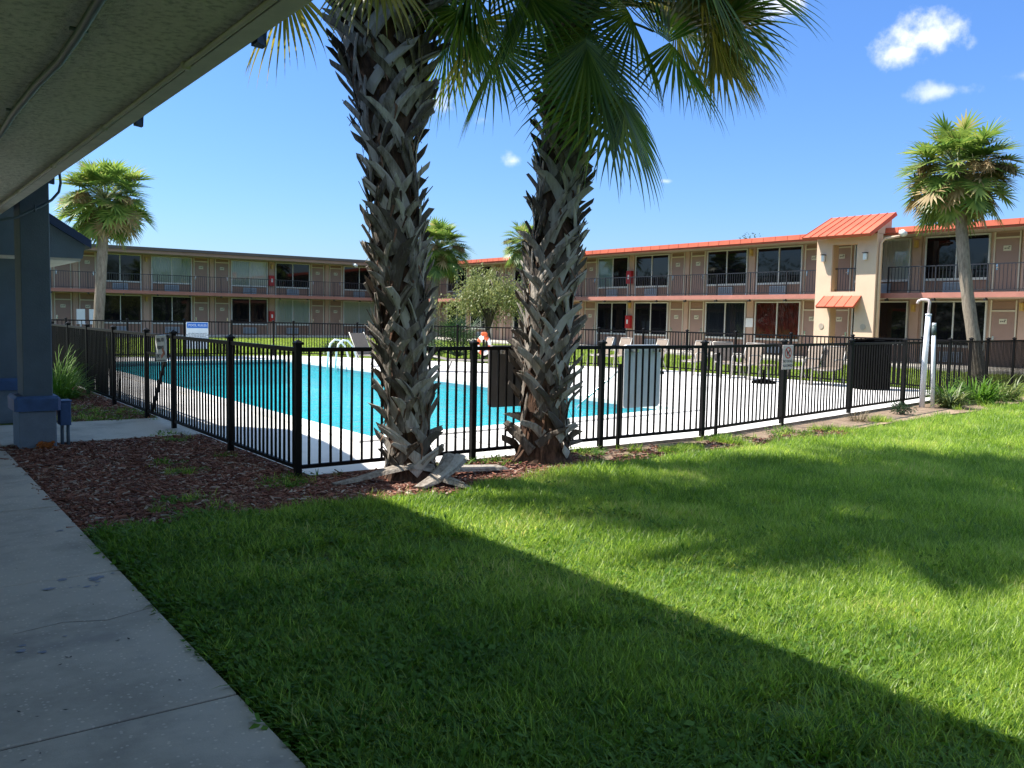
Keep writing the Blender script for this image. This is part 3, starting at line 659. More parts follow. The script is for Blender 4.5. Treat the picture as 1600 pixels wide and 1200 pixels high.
mb = MB(); mb.add([(T0,FACE,4.86),(T0,-1.3,4.86),(T0,-1.3,5.54),(T1,FACE,4.86),(T1,-1.3,4.86),(T1,-1.3,5.54),(T0,FACE,4.95),(T1,FACE,4.95)],[(0,6,2,1),(3,4,5,7)]); mb.build('tower_cheek', M['stucco_cream'], tw)
mb = MB(); a0, a1 = -20.62, -19.02
A = [(a0,FACE-.45,2.17),(a1,FACE-.45,2.17)]; B = [(a0+.06,FACE-.003,2.58),(a1+.03,FACE-.003,2.58)]
mb.add([A[0],A[1],B[1],B[0],(a0,FACE-.41,2.10),(a1,FACE-.41,2.10),(a1+.03,FACE-.003,2.50),(a0+.06,FACE-.003,2.50)],[(0,1,2,3),(4,7,6,5),(0,4,5,1),(1,5,6,2),(0,3,7,4)])
for k in range(5):
    t = k/4; p = Vector(A[0]).lerp(Vector(A[1]),t); q = Vector(B[0]).lerp(Vector(B[1]),t); d = (q-p)/2; nrm = Vector((0,-d.z,d.y)).normalized(); mb.obox((p+q)/2+nrm*.012,(.008,0,0),d,nrm*.01)
mb.build('awning', M['orange'], tw)
mb = MB(); mb.box(-20.27,-19.252,-1.99,-1.95,3.60,3.64); mb.box(-20.27,-19.252,-1.99,-1.97,2.80,2.82)
for k in range(1,9): mb.box(-20.27+1.018*k/9-.008,-20.27+1.018*k/9+.008,-1.988,-1.972,2.821,3.60)
mb.build('tower_railing', M['rail'], tw)
for x in (-20.64,-18.86):
    mb = MB(); mb.tube([(x,FACE-.004,1.42),(x,FACE-.02,1.42)],.11,20); mb.build('round_plaque', mat('plaque_grey',(.42,.34,.27),.8), tw)
mb = MB(); mb.tube([(-17.75,-1.9,4.72),(-18.25,-2.0,4.66),(-18.38,-2.05,4.5),(-18.38,-2.08,.15)],.05,10); mb.build('downspout', M['stucco_cream'], tw, True)

def on_right(s_, out, z): return (32.1-out, -s_, z)
def wall_lamp(loc, face, label, amber=False):
    e = empty('wall_lamp', loc, face, label, 'wall lamp', 'wall lamps on the motel')
    mb = MB(); mb.box(-.05,.05,-.02,0,-.12,.12); mb.box(-.075,.075,-.17,0.0,.121,.15); mb.build('bracket', M['lamp_black'] if not amber else M['lamp_amber'], e)
    mb = MB(); mb.bbox(-.06,.06,-.14,-.021,-.12,.12,.012); mb.build('lamp_shade', M['lamp_amber'] if amber else M['white'], e)
FR = -math.pi/2
wall_lamp(on_right(-20.63,2.2,4.02),FR,'black and white lantern on the tower to the left of its upper opening')
wall_lamp(on_right(-18.86,2.2,4.02),FR,'black and white lantern on the tower to the right of its upper opening')
wall_lamp(on_right(-18.1,.09,4.55),FR,'amber lamp high on the upper pillar beside the cream curtain',True)
wall_lamp(on_right(-18.1,.09,2.15),FR,'amber lamp on the ground floor pillar behind the bent pipe',True)
wall_lamp(on_right(-14.2,.1,2.2),FR,'reddish amber lamp by the ground floor door past the leaning palm',True)
wall_lamp(on_right(-25.8,.09,4.6),FR,'amber lamp on the upper pillar next to the tower windows',True)
wall_lamp(on_right(-33.5,.09,2.25),FR,'amber lamp above the lower red cabinet on the orange roofed wing',True)
wall_lamp((13.5,55.71,4.55),0,'amber lamp on the upper pillar of the shaded wing beside the left palm trunk',True)
wall_lamp((13.5,55.71,2.2),0,'amber lamp on the lower pillar of the shaded wing beside the left palm trunk',True)
wall_lamp((21.25,55.71,4.5),0,'amber lamp on the shaded wing above the upper red cabinet',True)
def cabinet(loc, rz, label):
    e = empty('extinguisher_cabinet', loc, rz, label, 'fire cabinet', 'red fire extinguisher cabinets')
    mb = MB(); mb.bbox(-.17,.17,-.2,0,-.33,.33,.012); mb.build('case', M['red'], e)
    mb = MB(); mb.box(-.05,.05,-.212,-.201,-.10,.12); mb.build('glass_panel', M['white'], e)
cabinet((21.2,55.70,3.62),0,'red fire cabinet on the upper floor of the shaded wing')
cabinet((21.2,55.70,1.32),0,'red fire cabinet on the ground floor of the shaded wing')
cabinet(on_right(-33.5,.1,3.72),FR,'red fire cabinet on the upper floor of the orange roofed wing')
cabinet(on_right(-33.5,.1,1.42),FR,'red fire cabinet on the ground floor of the orange roofed wing')
mb = MB(); x, y, z = on_right(-25.8,.1,1.5); mb.box(x-.02,x,y-.2,y+.2,z-.2,z+.2)
tag(mb.build('notice_board', M['white']),'white paper notice on the ground floor pillar left of the red curtains','notice')
def flood(loc, d, label):
    e = empty('flood_light', loc, 0, label, 'flood light')
    mb = MB(); mb.tube([(0,0,-.06),(0,0,.06)],.10,14); mb.build('base', M['white'], e)
    mb = MB(); d = Vector(d).normalized(); mb.tube([Vector((0,0,.03)),d*.12+Vector((0,0,.03)),d*.30-Vector((0,0,.04))],[.05,.07,.12],14); mb.build('lamp_head', M['white'], e, True)
flood(on_right(-17.75,1.8,4.88),(-.5,-.5,-.15),'white flood light under the eave right of the tower')
flood(on_right(-35.4,1.8,4.95),(-.5,.3,-.15),'small white flood light on the eave near the second big palm')
flood((26.3,54.05,4.85),(0,-1,-.2),'small white round light under the brown eave of the shaded wing')
# ------------------------------------------------------------------ poolside things
def text(s, size, m, parent, loc, rot, name='lettering', align='CENTER', ext=.001):
    cu = bpy.data.curves.new(name,'FONT'); cu.body = s; cu.size = size; cu.align_x = align; cu.align_y = 'CENTER'; cu.extrude = ext; cu.materials.append(m)
    t = bpy.data.objects.new(name,cu); col.objects.link(t); bpy.context.view_layer.update()
    me = bpy.data.meshes.new_from_object(t.evaluated_get(bpy.context.evaluated_depsgraph_get())); bpy.data.objects.remove(t)
    o = bpy.data.objects.new(name,me); col.objects.link(o); o.parent = parent; o.location = loc; o.rotation_euler = rot; return o
FX = (R(90),0,0)   # facing local -Y
# rules sign
e = empty('pool_rules_sign',(8.85,29.9,0),0,'white pool rules sign with a blue header past the far end of the pool','sign')
mb = MB(); mb.bbox(-.36,.36,-.012,.012,.28,1.17,.006); mb.build('board',M['white'],e)
mb = MB(); mb.box(-.34,.34,-.018,-.013,.97,1.15); mb.build('header',M['sign_blue'],e)
text('POOL RULES',.105,M['white'],e,(0,-.02,1.06),FX)
lines = ['NO LIFEGUARD ON DUTY','POOL HOURS DAWN TO DUSK','NO GLASS OR ANIMALS','SHOWER BEFORE ENTERING','NO DIVING','MAX BATHING LOAD']
text('\n'.join(lines),.052,M['ink'],e,(0,-.014,.66),FX)
for x in (-.3,.3):
    mb = MB(); mb.tube([(x,.03,-.05),(x,.03,1.0)],.02,8); mb.build('post',M['fence'],e,True)
# gate sign, hung on the gate of the side fence, facing the path
e = empty('gate_sign',(3.135,12.2,1.02),-math.pi/2,'white residents only sign hanging slightly tilted on the gate','sign')
e.rotation_euler = (0,R(-3),-math.pi/2)
mb = MB(); mb.bbox(-.27,.27,-.006,.006,-.17,.17,.004)
mb = MB(); mb.bbox(-.25,.25,-.006,.006,-.185,.165,.004); mb.build('board',M['white'],e)
text('POOL FOR',.072,M['ink'],e,(0,-.009,.10),FX); text('RESIDENTS',.064,M['ink'],e,(0,-.009,.0),FX); text('ONLY',.072,M['ink'],e,(-.10,-.009,-.11),FX)
mb = MB(); mb.tube([(.12,-.012,-.03),(.12,-.009,-.03)],.028,12)
mb.obox((.12,-.01,-.095),(.075,0,.03),(0,.002,0),(-.012,0,.02)); mb.obox((.17,-.01,-.06),(.03,0,-.025),(0,.002,0),(.008,0,.01)); mb.build('swimmer_symbol',M['orange_plastic'],e)
mb = MB(); mb.box(-.23,.23,-.0095,-.0065,-.172,-.162); mb.build('border_line',M['ink'],e)
# no dogs sign on the near fence
a_ = math.atan2(8.22-7.82,11.02-8.82)
e = empty('no_dogs_sign',(11.0,8.14,1.0),a_-.12,'small white no dogs allowed sign on a fence post','sign')
mb = MB(); mb.bbox(-.135,.135,-.006,.006,-.18,.18,.004); mb.build('board',M['pvc_pink'],e)
mb = MB(); n = 32
for k in range(n):
    t0, t1 = 2*math.pi*k/n, 2*math.pi*(k+1)/n
    q = lambda t, r0: (r0*math.cos(t), -.0085, .065+r0*math.sin(t)); mb.quad(q(t0,.085),q(t1,.085),q(t1,.070),q(t0,.070))
mb.obox((0,-.0095,.065),(.055,0,-.055),(0,.0008,0),(.006,0,.006)); mb.build('ban_ring',M['sign_red'],e)
mb = MB(); mb.box(-.035,.03,-.0079,-.0072,.055,.085); mb.box(.02,.05,-.0079,-.0072,.08,.11)
for x in (-.033,-.018,.012,.024): mb.box(x,x+.009,-.0079,-.0072,.022,.056)
mb.obox((-.043,-.0076,.098),(.004,0,0),(0,.0004,0),(-.008,0,.02)); mb.build('dog_symbol',M['ink'],e)
text('NO DOGS',.052,M['ink'],e,(0,-.008,-.06),FX); text('ALLOWED',.052,M['ink'],e,(0,-.008,-.125),FX)
# boards tied to the inside of the fence
def fence_board(x0, x1, y, z0, z1, m, label, rz=0):
    e = empty('fence_board',((x0+x1)/2,y,z0),rz,label,'board','boards behind the near fence')
    w2 = (x1-x0)/2; h = z1-z0; mb = MB(); c = .05
    poly = []
    for cx, cz, a0 in ((w2-c,c,-90),(w2-c,h-c,0),(-w2+c,h-c,90),(-w2+c,c,180)):
        for k in range(5): t = R(a0+22.5*k); poly.append((cx+c*math.cos(t),cz+c*math.sin(t)))
    n = len(poly); mb.add([(x,-.02,z) for x,z in poly]+[(x,.02,z) for x,z in poly],[tuple(range(n)),tuple(range(2*n-1,n-1,-1))]+[(i,n+i,n+(i+1)%n,(i+1)%n) for i in range(n)])
    mb.build('board_face',m,e)
    for x in (-w2*.6,w2*.6):
        mb = MB(); mb.box(x-.02,x+.02,-.12,.021,h-.09,h-.05); mb.build('clip',M['steel'],e)
fence_board(5.46,5.99,7.90,.52,1.2,M['board'],'taupe grey board hung inside the fence left of the second big palm')
fence_board(7.47,8.12,7.93,.42,1.2,M['board_blue'],'pale blue grey board hung inside the fence right of the second big palm',.03)
# waste bin
e = empty('storage_bin',(18.95,11.7,0),-.5,'tall black storage bin on the white deck in the fence corner','bin')
mb = MB(); mb.bbox(-.34,.34,-.30,.30,.0,1.12,.03); mb.build('bin_body',M['darkbin'],e)
mb = MB(); mb.bbox(-.36,.36,-.32,.32,1.122,1.17,.02); mb.build('lid',M['darkbin'],e)
mb = MB(); mb.box(-.12,.12,-.345,-.321,1.13,1.16); mb.build('handle',M['fence'],e)
# standpipe with a bent spout
e = empty('standpipe',(16.1,8.8,0),0,'tall white standpipe with a bent spout beside the fence','pipe')
P0 = Vector((16.1,8.8,0))
mb = MB(); mb.tube([(0,.05,-.06),(.02,.05,.9),(.03,.03,1.72)],[.05,.05,.048],14); mb.build('lower_pipe',M['pvc'],e,True)
mb = MB(); mb.tube([(.03,.03,1.70),(.03,.03,1.73)],.056,14); mb.build('coupling',M['pvc'],e,True)
mb = MB(); mb.tube([(.03,.03,1.73),(.03,.02,1.94),(.02,.04,1.985),(.01,.09,2.0),(-.01,.16,1.995),(-.025,.21,1.97),(-.03,.225,1.92)],[.025,.025,.027,.024,.024,.025,.03],12); mb.build('spout',M['pvc_pink'],e,True)
e = empty('short_pipe',(16.17,8.72,0),0,'shorter white pipe with a dark top band leaning on the tall standpipe','pipe')
mb = MB(); mb.tube([(.02,-.03,-.06),(0,-.01,.8),(-.02,.0,1.38)],.036,12); mb.build('pipe_body',M['pvc'],e,True)
mb = MB(); mb.tube([(-.018,0,1.33),(-.0225,.0,1.50)],.041,12); mb.build('pipe_band',M['conduit'],e,True)
mb = MB(); mb.tube([(-.0225,0,1.501),(-.023,.0,1.56)],.036,12); mb.build('pipe_cap',M['pvc'],e,True)
# grab rails and stair rail
for k, y in enumerate((23.3,23.85)):
    mb = MB(); pts = [(10.75,y,-.35),(10.8,y,.45),(10.86,y,.66),(11.0,y,.78),(11.15,y,.76),(11.32,y,.58),(11.42,y,.3),(11.46,y,-.02)]
    mb.tube(pts,.028,10); o = mb.build('pool_grab_rail',M['white'],None,True)
    tag(o,'white curved pool ladder rail, '+('the nearer' if k==0 else 'the farther')+' of the pair at the far water edge','grab rail','pool ladder rails')
mb = MB(); mb.tube([(11.55,11.6,-.01),(11.55,11.6,.62),(11.48,11.7,.74),(11.3,11.85,.72),(10.6,12.3,-.02),(10.5,12.36,-.16),(10.4,12.42,-.5)],.022,10)
tag(mb.build('stair_rail',M['steel'],None,True),'slanting steel handrail over the pool entry steps','handrail')
# life ring on a stand
e = empty('life_ring',(16.3,23.9,0),R(-36),'orange and white life ring on a dark stand near the far fence','life ring')
mb = MB(); mb.tube([(0,.06,0),(0,.06,1.0)],.03,8); mb.box(-.2,.2,-.02,.14,0,.03); mb.build('stand',M['fence'],e)
mb = MB(); nn, mm_ = 40, 12
for i in range(nn):
    for j in range(mm_):
        def q(i, j):
            a, c = 2*math.pi*i/nn, 2*math.pi*j/mm_; rr = .24+.07*math.cos(c); return (rr*math.cos(a)*.8, .07*math.sin(c)-.02, .60+rr*math.sin(a)*1.1)
        mb.quad(q(i,j),q(i+1,j),q(i+1,j+1),q(i,j+1), 1 if (i//5)%2 else 0)
mb.build('ring',[M['white'],M['orange_plastic']],e,True)
mb = MB(); mb.bbox(-.10,.11,-.08,.05,.86,1.03,.04); mb.build('throw_bag',M['orange_plastic'],e)
# chairs and loungers
def make_chair(loc, rz, label, first=[None]):
    if first[0] is None:
        e = empty('patio_chair',(0,0,0),0,label,'chair','patio chairs along the far deck edge')
        mb = MB(); mb.obox((0,0,.40),(.25,0,0),(0,.25,.03),(0,-.002,.012)); mb.build('seat',M['sling'],e)
        mb = MB(); mb.obox((0,.31,.67),(.25,0,0),(0,.07,.26),(0,.012,-.004)); mb.build('backrest',M['sling'],e)
        for s_ in (-1,1):
            mb = MB(); x = .27*s_
            mb.tube([(x,-.30,.0),(x,-.26,.38),(x,-.24,.60),(x,-.16,.645),(x,.18,.64),(x,.27,.60)],.016,6)
            mb.tube([(x,.36,0),(x,.26,.22),(x,.20,.38),(x,.30,.64),(x,.40,.95)],.016,6); mb.tube([(x,-.26,.39),(x,.22,.42)],.014,6)
            mb.build('side_frame',M['chairframe'],e,True)
        mb = MB(); mb.tube([(-.27,.40,.95),(.27,.40,.95)],.014,6); mb.tube([(-.27,-.26,.38),(.27,-.26,.38)],.014,6); mb.build('cross_bar',M['chairframe'],e,True)
        first[0] = e
    else: e = copy_tree(first[0])
    e.location = loc; e.rotation_euler = (0,0,rz); e['label'] = label; return e
ch = [((18.7,20.95),70,'tan sling patio chair behind the second fence post right of the second big palm'),((18.75,20.2),84,'tan sling patio chair beside the pale blue grey board, on its left'),
      ((18.9,18.8),80,'tan sling patio chair whose top shows above the pale blue grey board'),((18.8,17.05),92,'wide tan patio chair back right of the pale blue grey board'),
      ((18.9,15.95),150,'tan patio chair turned sideways behind the short fence post'),((18.85,15.25),95,'tan patio chair facing the pool, left of the no dogs sign'),
      ((18.9,13.5),75,'tan patio chair just right of the no dogs sign'),((18.95,12.85),100,'tan patio chair nearest the black storage bin')]
for (x, y), a, lb in ch: make_chair((x,y,0), R(a-180), lb)
def side_table(loc, label):
    e = empty('side_table',loc,0,label,'table','low tables between the patio chairs')
    mb = MB(); mb.tube([(0,0,.40),(0,0,.43)],.26,20); mb.build('table_top',M['sling'],e)
    for k in range(3):
        a = 2.1*k; mb = MB(); mb.tube([(.2*math.cos(a),.2*math.sin(a),0),(.12*math.cos(a),.12*math.sin(a),.40)],.014,6); mb.build('leg',M['chairframe'],e,True)
side_table((18.7,14.5,0),'low round tan table between the sideways chair and the no dogs sign')
def umb_base(loc, label):
    e = empty('umbrella_base',loc,0,label,'umbrella base','umbrella bases on the deck')
    mb = MB(); mb.tube([(0,0,0),(0,0,.06),(0,0,.10)],[.30,.28,.10],18); mb.build('weight',M['darkbin'],e)
    mb = MB(); mb.tube([(0,0,.10),(0,0,.34)],.03,10); mb.build('pole_socket',M['darkbin'],e,True)
umb_base((18.1,17.9,0),'black umbrella base in front of the wide chair back'); umb_base((18.0,14.0,0),'black umbrella base on the deck behind the no dogs sign')
def lounger(loc, rz, back, label):
    e = empty('pool_lounger',loc,rz,label,'lounger','pool loungers on the deck')
    mb = MB(); mb.obox((0,-.1,.32),(.29,0,0),(0,.65,0),(0,0,.012)); mb.build('seat',M['sling'],e)
    b_ = R(back); d = Vector((0,math.cos(b_),math.sin(b_))); mb = MB(); mb.obox(Vector((0,.56,.325))+d*.36,(.29,0,0),d*.36,(0,-.012*math.sin(b_),.012*math.cos(b_))); mb.build('backrest',M['sling'],e)
    for s_ in (-1,1):
        mb = MB(); x = .31*s_; mb.tube([(x,-.78,.32),(x,.56,.32),Vector((x,.56,.325))+d*.75],.017,6); mb.tube([(x,-.62,.32),(x,-.72,0)],.015,6); mb.tube([(x,.5,.32),(x,.62,0)],.015,6); mb.build('side_rail',M['chairframe'],e,True)
lounger((13.4,20.3,0),R(55),12,'tan sling pool lounger lying flat seen between the two big palms')
lounger((14.7,19.0,0),R(60),10,'tan pool lounger partly behind the taupe board')
lounger((12.2,23.4,0),R(20),62,'pool lounger with raised back just left of the first big palm trunk')
# small white boards behind the left fence
for k, (x, lb) in enumerate(((9.7,'small white board by the lower doors of the shaded wing, left one'),(10.35,'small white board by the lower doors of the shaded wing, right one'))):
    mb = MB(); mb.bbox(x-.22,x+.22,54.5,54.55,.7,1.55,.01); mb.box(x-.02,x+.02,54.51,54.54,.12,.7); tag(mb.build('small_board',M['white']),lb,'board','small white boards')

# ------------------------------------------------------------------ palms
def strap(mb, pts, ns, w0, w1, th, mi=0, cut=.0):
    """leaf base strap along points, with outward normals"""
    k = len(pts); vs = []
    for i in range(k):
        t = (pts[min(i+1,k-1)]-pts[max(i-1,0)]).normalized(); n = ns[i]; n = (n-t*n.dot(t)).normalized(); b_ = t.cross(n)
        w_ = w0+(w1-w0)*i/(k-1); h = th*(1-.35*i/(k-1))
        sh = t*(cut*w_) if i == k-1 else Vector((0,0,0))
        vs += [pts[i]-b_*w_/2-sh, pts[i]-b_*w_*.3+n*h-sh*.6, pts[i]+b_*w_*.3+n*h+sh*.6, pts[i]+b_*w_/2+sh, pts[i]+b_*w_*.3-n*h*.25+sh*.6, pts[i]-b_*w_*.3-n*h*.25-sh*.6]
    fs = [(i*6+j,i*6+(j+1)%6,(i+1)*6+(j+1)%6,(i+1)*6+j) for i in range(k-1) for j in range(6)]
    fs += [(5,4,3,2,1,0), tuple((k-1)*6+j for j in range(6))]
    mb.add(vs, fs, mi)
def big_trunk(cl, rad, H, seed, r_out):
    """cl(z) centre line, rad(z) core radius"""
    rn = random.Random(seed); mb = MB(); n = 40
    zs = [-.06+(H+.06)*i/46 for i in range(47)]
    vs = []
    for z in zs:
        c = cl(z)
        for j in range(n):
            a = 2*math.pi*j/n; r0 = rad(z)*(1+.13*noise.noise(Vector((math.cos(a)*2.5,math.sin(a)*2.5,z*5+seed)))); vs.append(c+Vector((math.cos(a)*r0,math.sin(a)*r0,0)))
    mb.add(vs,[(i*n+j,i*n+(j+1)%n,(i+1)*n+(j+1)%n,(i+1)*n+j) for i in range(len(zs)-1) for j in range(n)],1)
    z = .03; i = 0
    while z < H-.1:
        th = i*2.39996+rn.uniform(-.2,.2); kind = rn.random(); out = r_out(z)*rn.uniform(.6,1.25); ln = rn.uniform(.36,.52)
        tip_dir = rn.uniform(-.10,.10)
        legs = [-1,1] if kind < .35 else ([-1] if kind < .68 else [1])
        wt = rn.uniform(.095,.135)
        low = z < .40; S = rn.uniform(.55,.95); ln = rn.uniform(.25,.37)
        for sgn in legs:
            pts, ns = [], []
            for t in (0,.2,.4,.6,.8,1.0):
                a = th + sgn*S*(.55-t) + tip_dir*t
                zz = z + ln*(t if not low else t*.55)
                rr = rad(zz)*1.02+.010+.035*t + out*max(0,t-.5)**1.4*2.4
                c = cl(zz); d = Vector((math.cos(a),math.sin(a),0)); pts.append(c+d*rr); ns.append((d+Vector((0,0,.45*t))).normalized())
            strap(mb,pts,ns,wt,wt*rn.uniform(.30,.6),rn.uniform(.008,.014),0,rn.uniform(-1.1,1.1))
            if rn.random() < .5:   # torn splinter along the edge
                o = Vector((rn.uniform(-.03,.03),rn.uniform(-.03,.03),.01)); strap(mb,[p+o*(j+1)*.4 for j,p in enumerate(pts[2:])],ns[2:],.03,.008,.006,0,.3)
        if rn.random() < .55:      # fibre shreds
            a = th+rn.uniform(-.5,.5); c = cl(z); d = Vector((math.cos(a),math.sin(a),0)); s0 = c+d*(rad(z)+.02)
            strap(mb,[s0,s0+d*.03+Vector((0,0,-.06)),s0+d*rn.uniform(.02,.07)+Vector((rn.uniform(-.05,.05),rn.uniform(-.05,.05),-.16))],[d,d,d],.035,.01,.004,1)
        z += .0165 if z > .5 else .022; i += 1
    return mb
def frond(mf, mp, base, az, el0, Lp, Ls, nseg=44, steps=7, drp=.9, bend=.9, rn=rnd, mi=0, w0=.042, spread=150, flat=False, fold_=.18):
    h = Vector((math.cos(az),math.sin(az),0)); side = Vector((-math.sin(az),math.cos(az),0))
    d = (h*math.cos(el0)+Vector((0,0,math.sin(el0)))).normalized(); p = Vector(base); pts = [p.copy()]
    for i in range(7):
        p = p+d*Lp/7; d = (d+Vector((0,0,-bend/7*.55))).normalized(); pts.append(p.copy())
    if mp is not None: mp.tube(pts,[.024-.0018*i for i in range(8)],5,0,False)
    cost = [p.copy()]; cd_ = [d.copy()]; q = p.copy(); dd = d.copy()
    for i in range(6):
        q = q+dd*.075*Ls; dd = (dd+Vector((0,0,-.14*bend))).normalized(); cost.append(q.copy()); cd_.append(dd.copy())
    roll = rn.uniform(-.25,.25)
    for k in range(nseg):
        f = (k+.5)/nseg*2-1; ph = R(spread)*f
        s_ = (1-abs(f))**.8*6; i0 = min(5,int(s_)); o = cost[i0].lerp(cost[i0+1],s_-i0); fd = cd_[i0]
        sd = (side*math.cos(roll)+fd.cross(side)*math.sin(roll)).normalized(); nrm = sd.cross(fd)
        if nrm.z < 0 and abs(fd.z) < .7: nrm = -nrm
        dr = (math.cos(ph)*fd+math.sin(ph)*sd+nrm*fold_*abs(math.sin(ph))).normalized()
        ln = Ls*(.72+.28*math.cos(ph*.55))*rn.uniform(.88,1.08); pos = o.copy(); vs = []
        dk = drp*rn.uniform(.7,1.4); tw_ = rn.uniform(-.15,.15)
        for i in range(steps+1):
            t = i/steps
            wd = w0*(.35+.65*min(1,t/.4)) if t < .45 else w0*max(.04,(1-(t-.45)/.55))**1.15
            nn = (nrm-dr*nrm.dot(dr)); nn = nn.normalized() if nn.length > 1e-4 else nrm
            bb = dr.cross(nn); fold = nn*(wd*.28)
            if flat: vs += [pos-bb*wd/2, pos+bb*wd/2]
            else: vs += [pos-bb*wd/2, pos-fold, pos+bb*wd/2]
            pos = pos+dr*ln/steps
            dr = (dr+Vector((0,0,-1))*(dk*t*t*1.6/steps)*(1 if t > .3 else .4)+sd*tw_/steps*t).normalized()
        m_ = 2 if flat else 3
        mf.add(vs,[(i*m_+j,i*m_+j+1,(i+1)*m_+j+1,(i+1)*m_+j) for i in range(steps) for j in range(m_-1)],mi)
def near_palm(x, y, cl, rad, r_out, H, label, fr, seed):
    e = empty('cabbage_palm',(x,y,0),0,label,'palm','two big palms by the fence')
    O = Vector((x,y,0))
    mb = big_trunk(cl,rad,H,seed,r_out); o = mb.build('trunk',[M['boot'],M['fibre']],e); o.location = -O
    rn = random.Random(seed+5)
    for az, el0, Lp, Ls, drp, bend, yel in fr:
        mf, mp = MB(), MB(); c = cl(H-.25+.25*math.sin(el0)); h = Vector((math.cos(R(az)),math.sin(R(az)),0))
        frond(mf,mp,c+h*.16,R(az),R(el0),Lp,Ls,46,8,drp,bend,rn,0,.044,150,False,.55)
        o = mf.build('frond',M['frond_yellow' if yel else 'frond'],e); o.location = -O
        o2 = mp.build('petiole',M['petiole'],o,True)
    return e
c1 = lambda z: Vector((4.06-.085*z,7.12-.01*z,z)); c2 = lambda z: Vector((5.80+.045*z-.03*math.sin(z*1.3),7.35,z))
rd1 = lambda z: .165+.08*math.exp(-z*5)+.02*max(0,min(1,(z-.6)/1.0))+.17*max(0,z-3.0)
rd2 = lambda z: .215+.10*math.exp(-z*5)-.03*max(0,min(1,(z-1.8)/2.2))
ro1 = lambda z: .085+.09*max(0,min(1,(z-2.6)/1.4)); ro2 = lambda z: .105+.05*math.exp(-z)
def auto_fronds(n, seed, lo=-35, hi=80, skip=None):
    rn = random.Random(seed); out = []
    for i in range(n):
        t = i/(n-1); el0 = lo+(hi-lo)*t**.9; az_ = (i*137.5+rn.uniform(-12,12)) % 360
        out.append((az_,el0+rn.uniform(-6,6),rn.uniform(1.0,1.35),rn.uniform(.85,1.0),rn.uniform(1.2,2.0),rn.uniform(.75,1.1),rn.random() < .3 and el0 < 15))
    return out
# camera sees azimuth -36 to the right, -126 towards it, 144 to the left
F1 = auto_fronds(54,3,30,85)+[(-30,-22,.42,.80,2.4,.6,0),(-55,-12,.55,.85,2.4,.8,0),(-10,-12,.5,.8,2.4,.8,0),(-120,0,.5,.75,2.4,.9,1),(125,-5,.6,.8,2.4,.9,1),(-42,8,.6,.85,2.4,1,0)]
F2 = auto_fronds(54,9,30,85)+[(-33,16,1.3,.85,2.2,.9,0),(-48,20,1.25,.85,2.2,.9,1),(-22,8,1.0,.8,2.2,.9,0),(-58,14,1.0,.85,2.2,.9,0)]+[(150,-16,.75,.95,1.3,.9,1),(135,4,.9,.95,1.2,1,0),(-104,-60,1.0,1.05,2.2,.35,0),(-88,-52,.9,1.0,2.2,.4,0),(-78,-36,.6,.95,2.4,.6,0),(-40,0,1.15,.85,2.4,.9,1),(-27,6,1.3,.85,2.4,.9,1),(-50,6,1.3,.85,2.3,.9,0),(-118,-20,.62,1.0,1.1,.9,0),(-38,22,1.45,.95,1.5,.9,0),(-52,12,1.15,.9,1.9,1.0,1),(-25,12,1.15,.95,1.9,1.0,1),(-46,2,1.0,.9,2.0,.9,1),(-15,24,1.4,1.0,1.5,.9,0),(-60,-8,.8,.9,1.8,.8,0),(-30,-6,.8,.9,1.8,.8,1),(-150,-12,.7,.9,1.2,.9,0),(175,-20,.6,.9,1.2,.9,0),(-80,8,1.1,1,1.2,1,0)]
near_palm(4.06,7.12,c1,rd1,ro1,4.75,'big palm with shaggy split leaf bases nearest the fence corner, leaning slightly left',F1,11)
near_palm(5.80,7.35,c2,rd2,ro2,5.15,'big palm with wide criss-cross leaf bases and low hanging green fronds',F2,23)
# fallen leaf bases at the foot of the first palm
def fallen(pts, w0, w1, label):
    pts = [Vector(p) for p in pts]; mb = MB(); strap(mb,pts,[Vector((.1,-.2,1))]*len(pts),w0,w1,.03,0,.4)
    k = len(pts); strap(mb,[p+Vector((.03,-.03,.015)) for p in pts[:k-1]],[Vector((-.3,-.3,1))]*(k-1),w0*.5,w1*.5,.02)
    tag(mb.build('fallen_leaf_base',M['boot']),label,'palm debris','fallen leaf bases by the first palm')
fallen([(4.15,6.95,.10),(3.95,6.97,.14),(3.72,7.03,.09),(3.5,7.1,.03),(3.3,7.17,-.01)],.20,.07,'long grey fallen palm leaf base pointing left from the trunk')
fallen([(4.38,6.86,.20),(4.22,6.74,.13),(4.02,6.66,.05),(3.85,6.62,.0)],.24,.10,'broad grey fallen palm leaf base in front of the trunk')
fallen([(4.1,6.6,.05),(4.2,6.5,.01),(4.28,6.42,-.02)],.12,.05,'short forked fallen leaf base on the grass edge')
fallen([(4.45,7.0,.06),(4.65,6.98,.05),(4.85,6.98,.04),(5.0,7.0,.03)],.15,.13,'dark fallen palm leaf base lying between the two trunks')
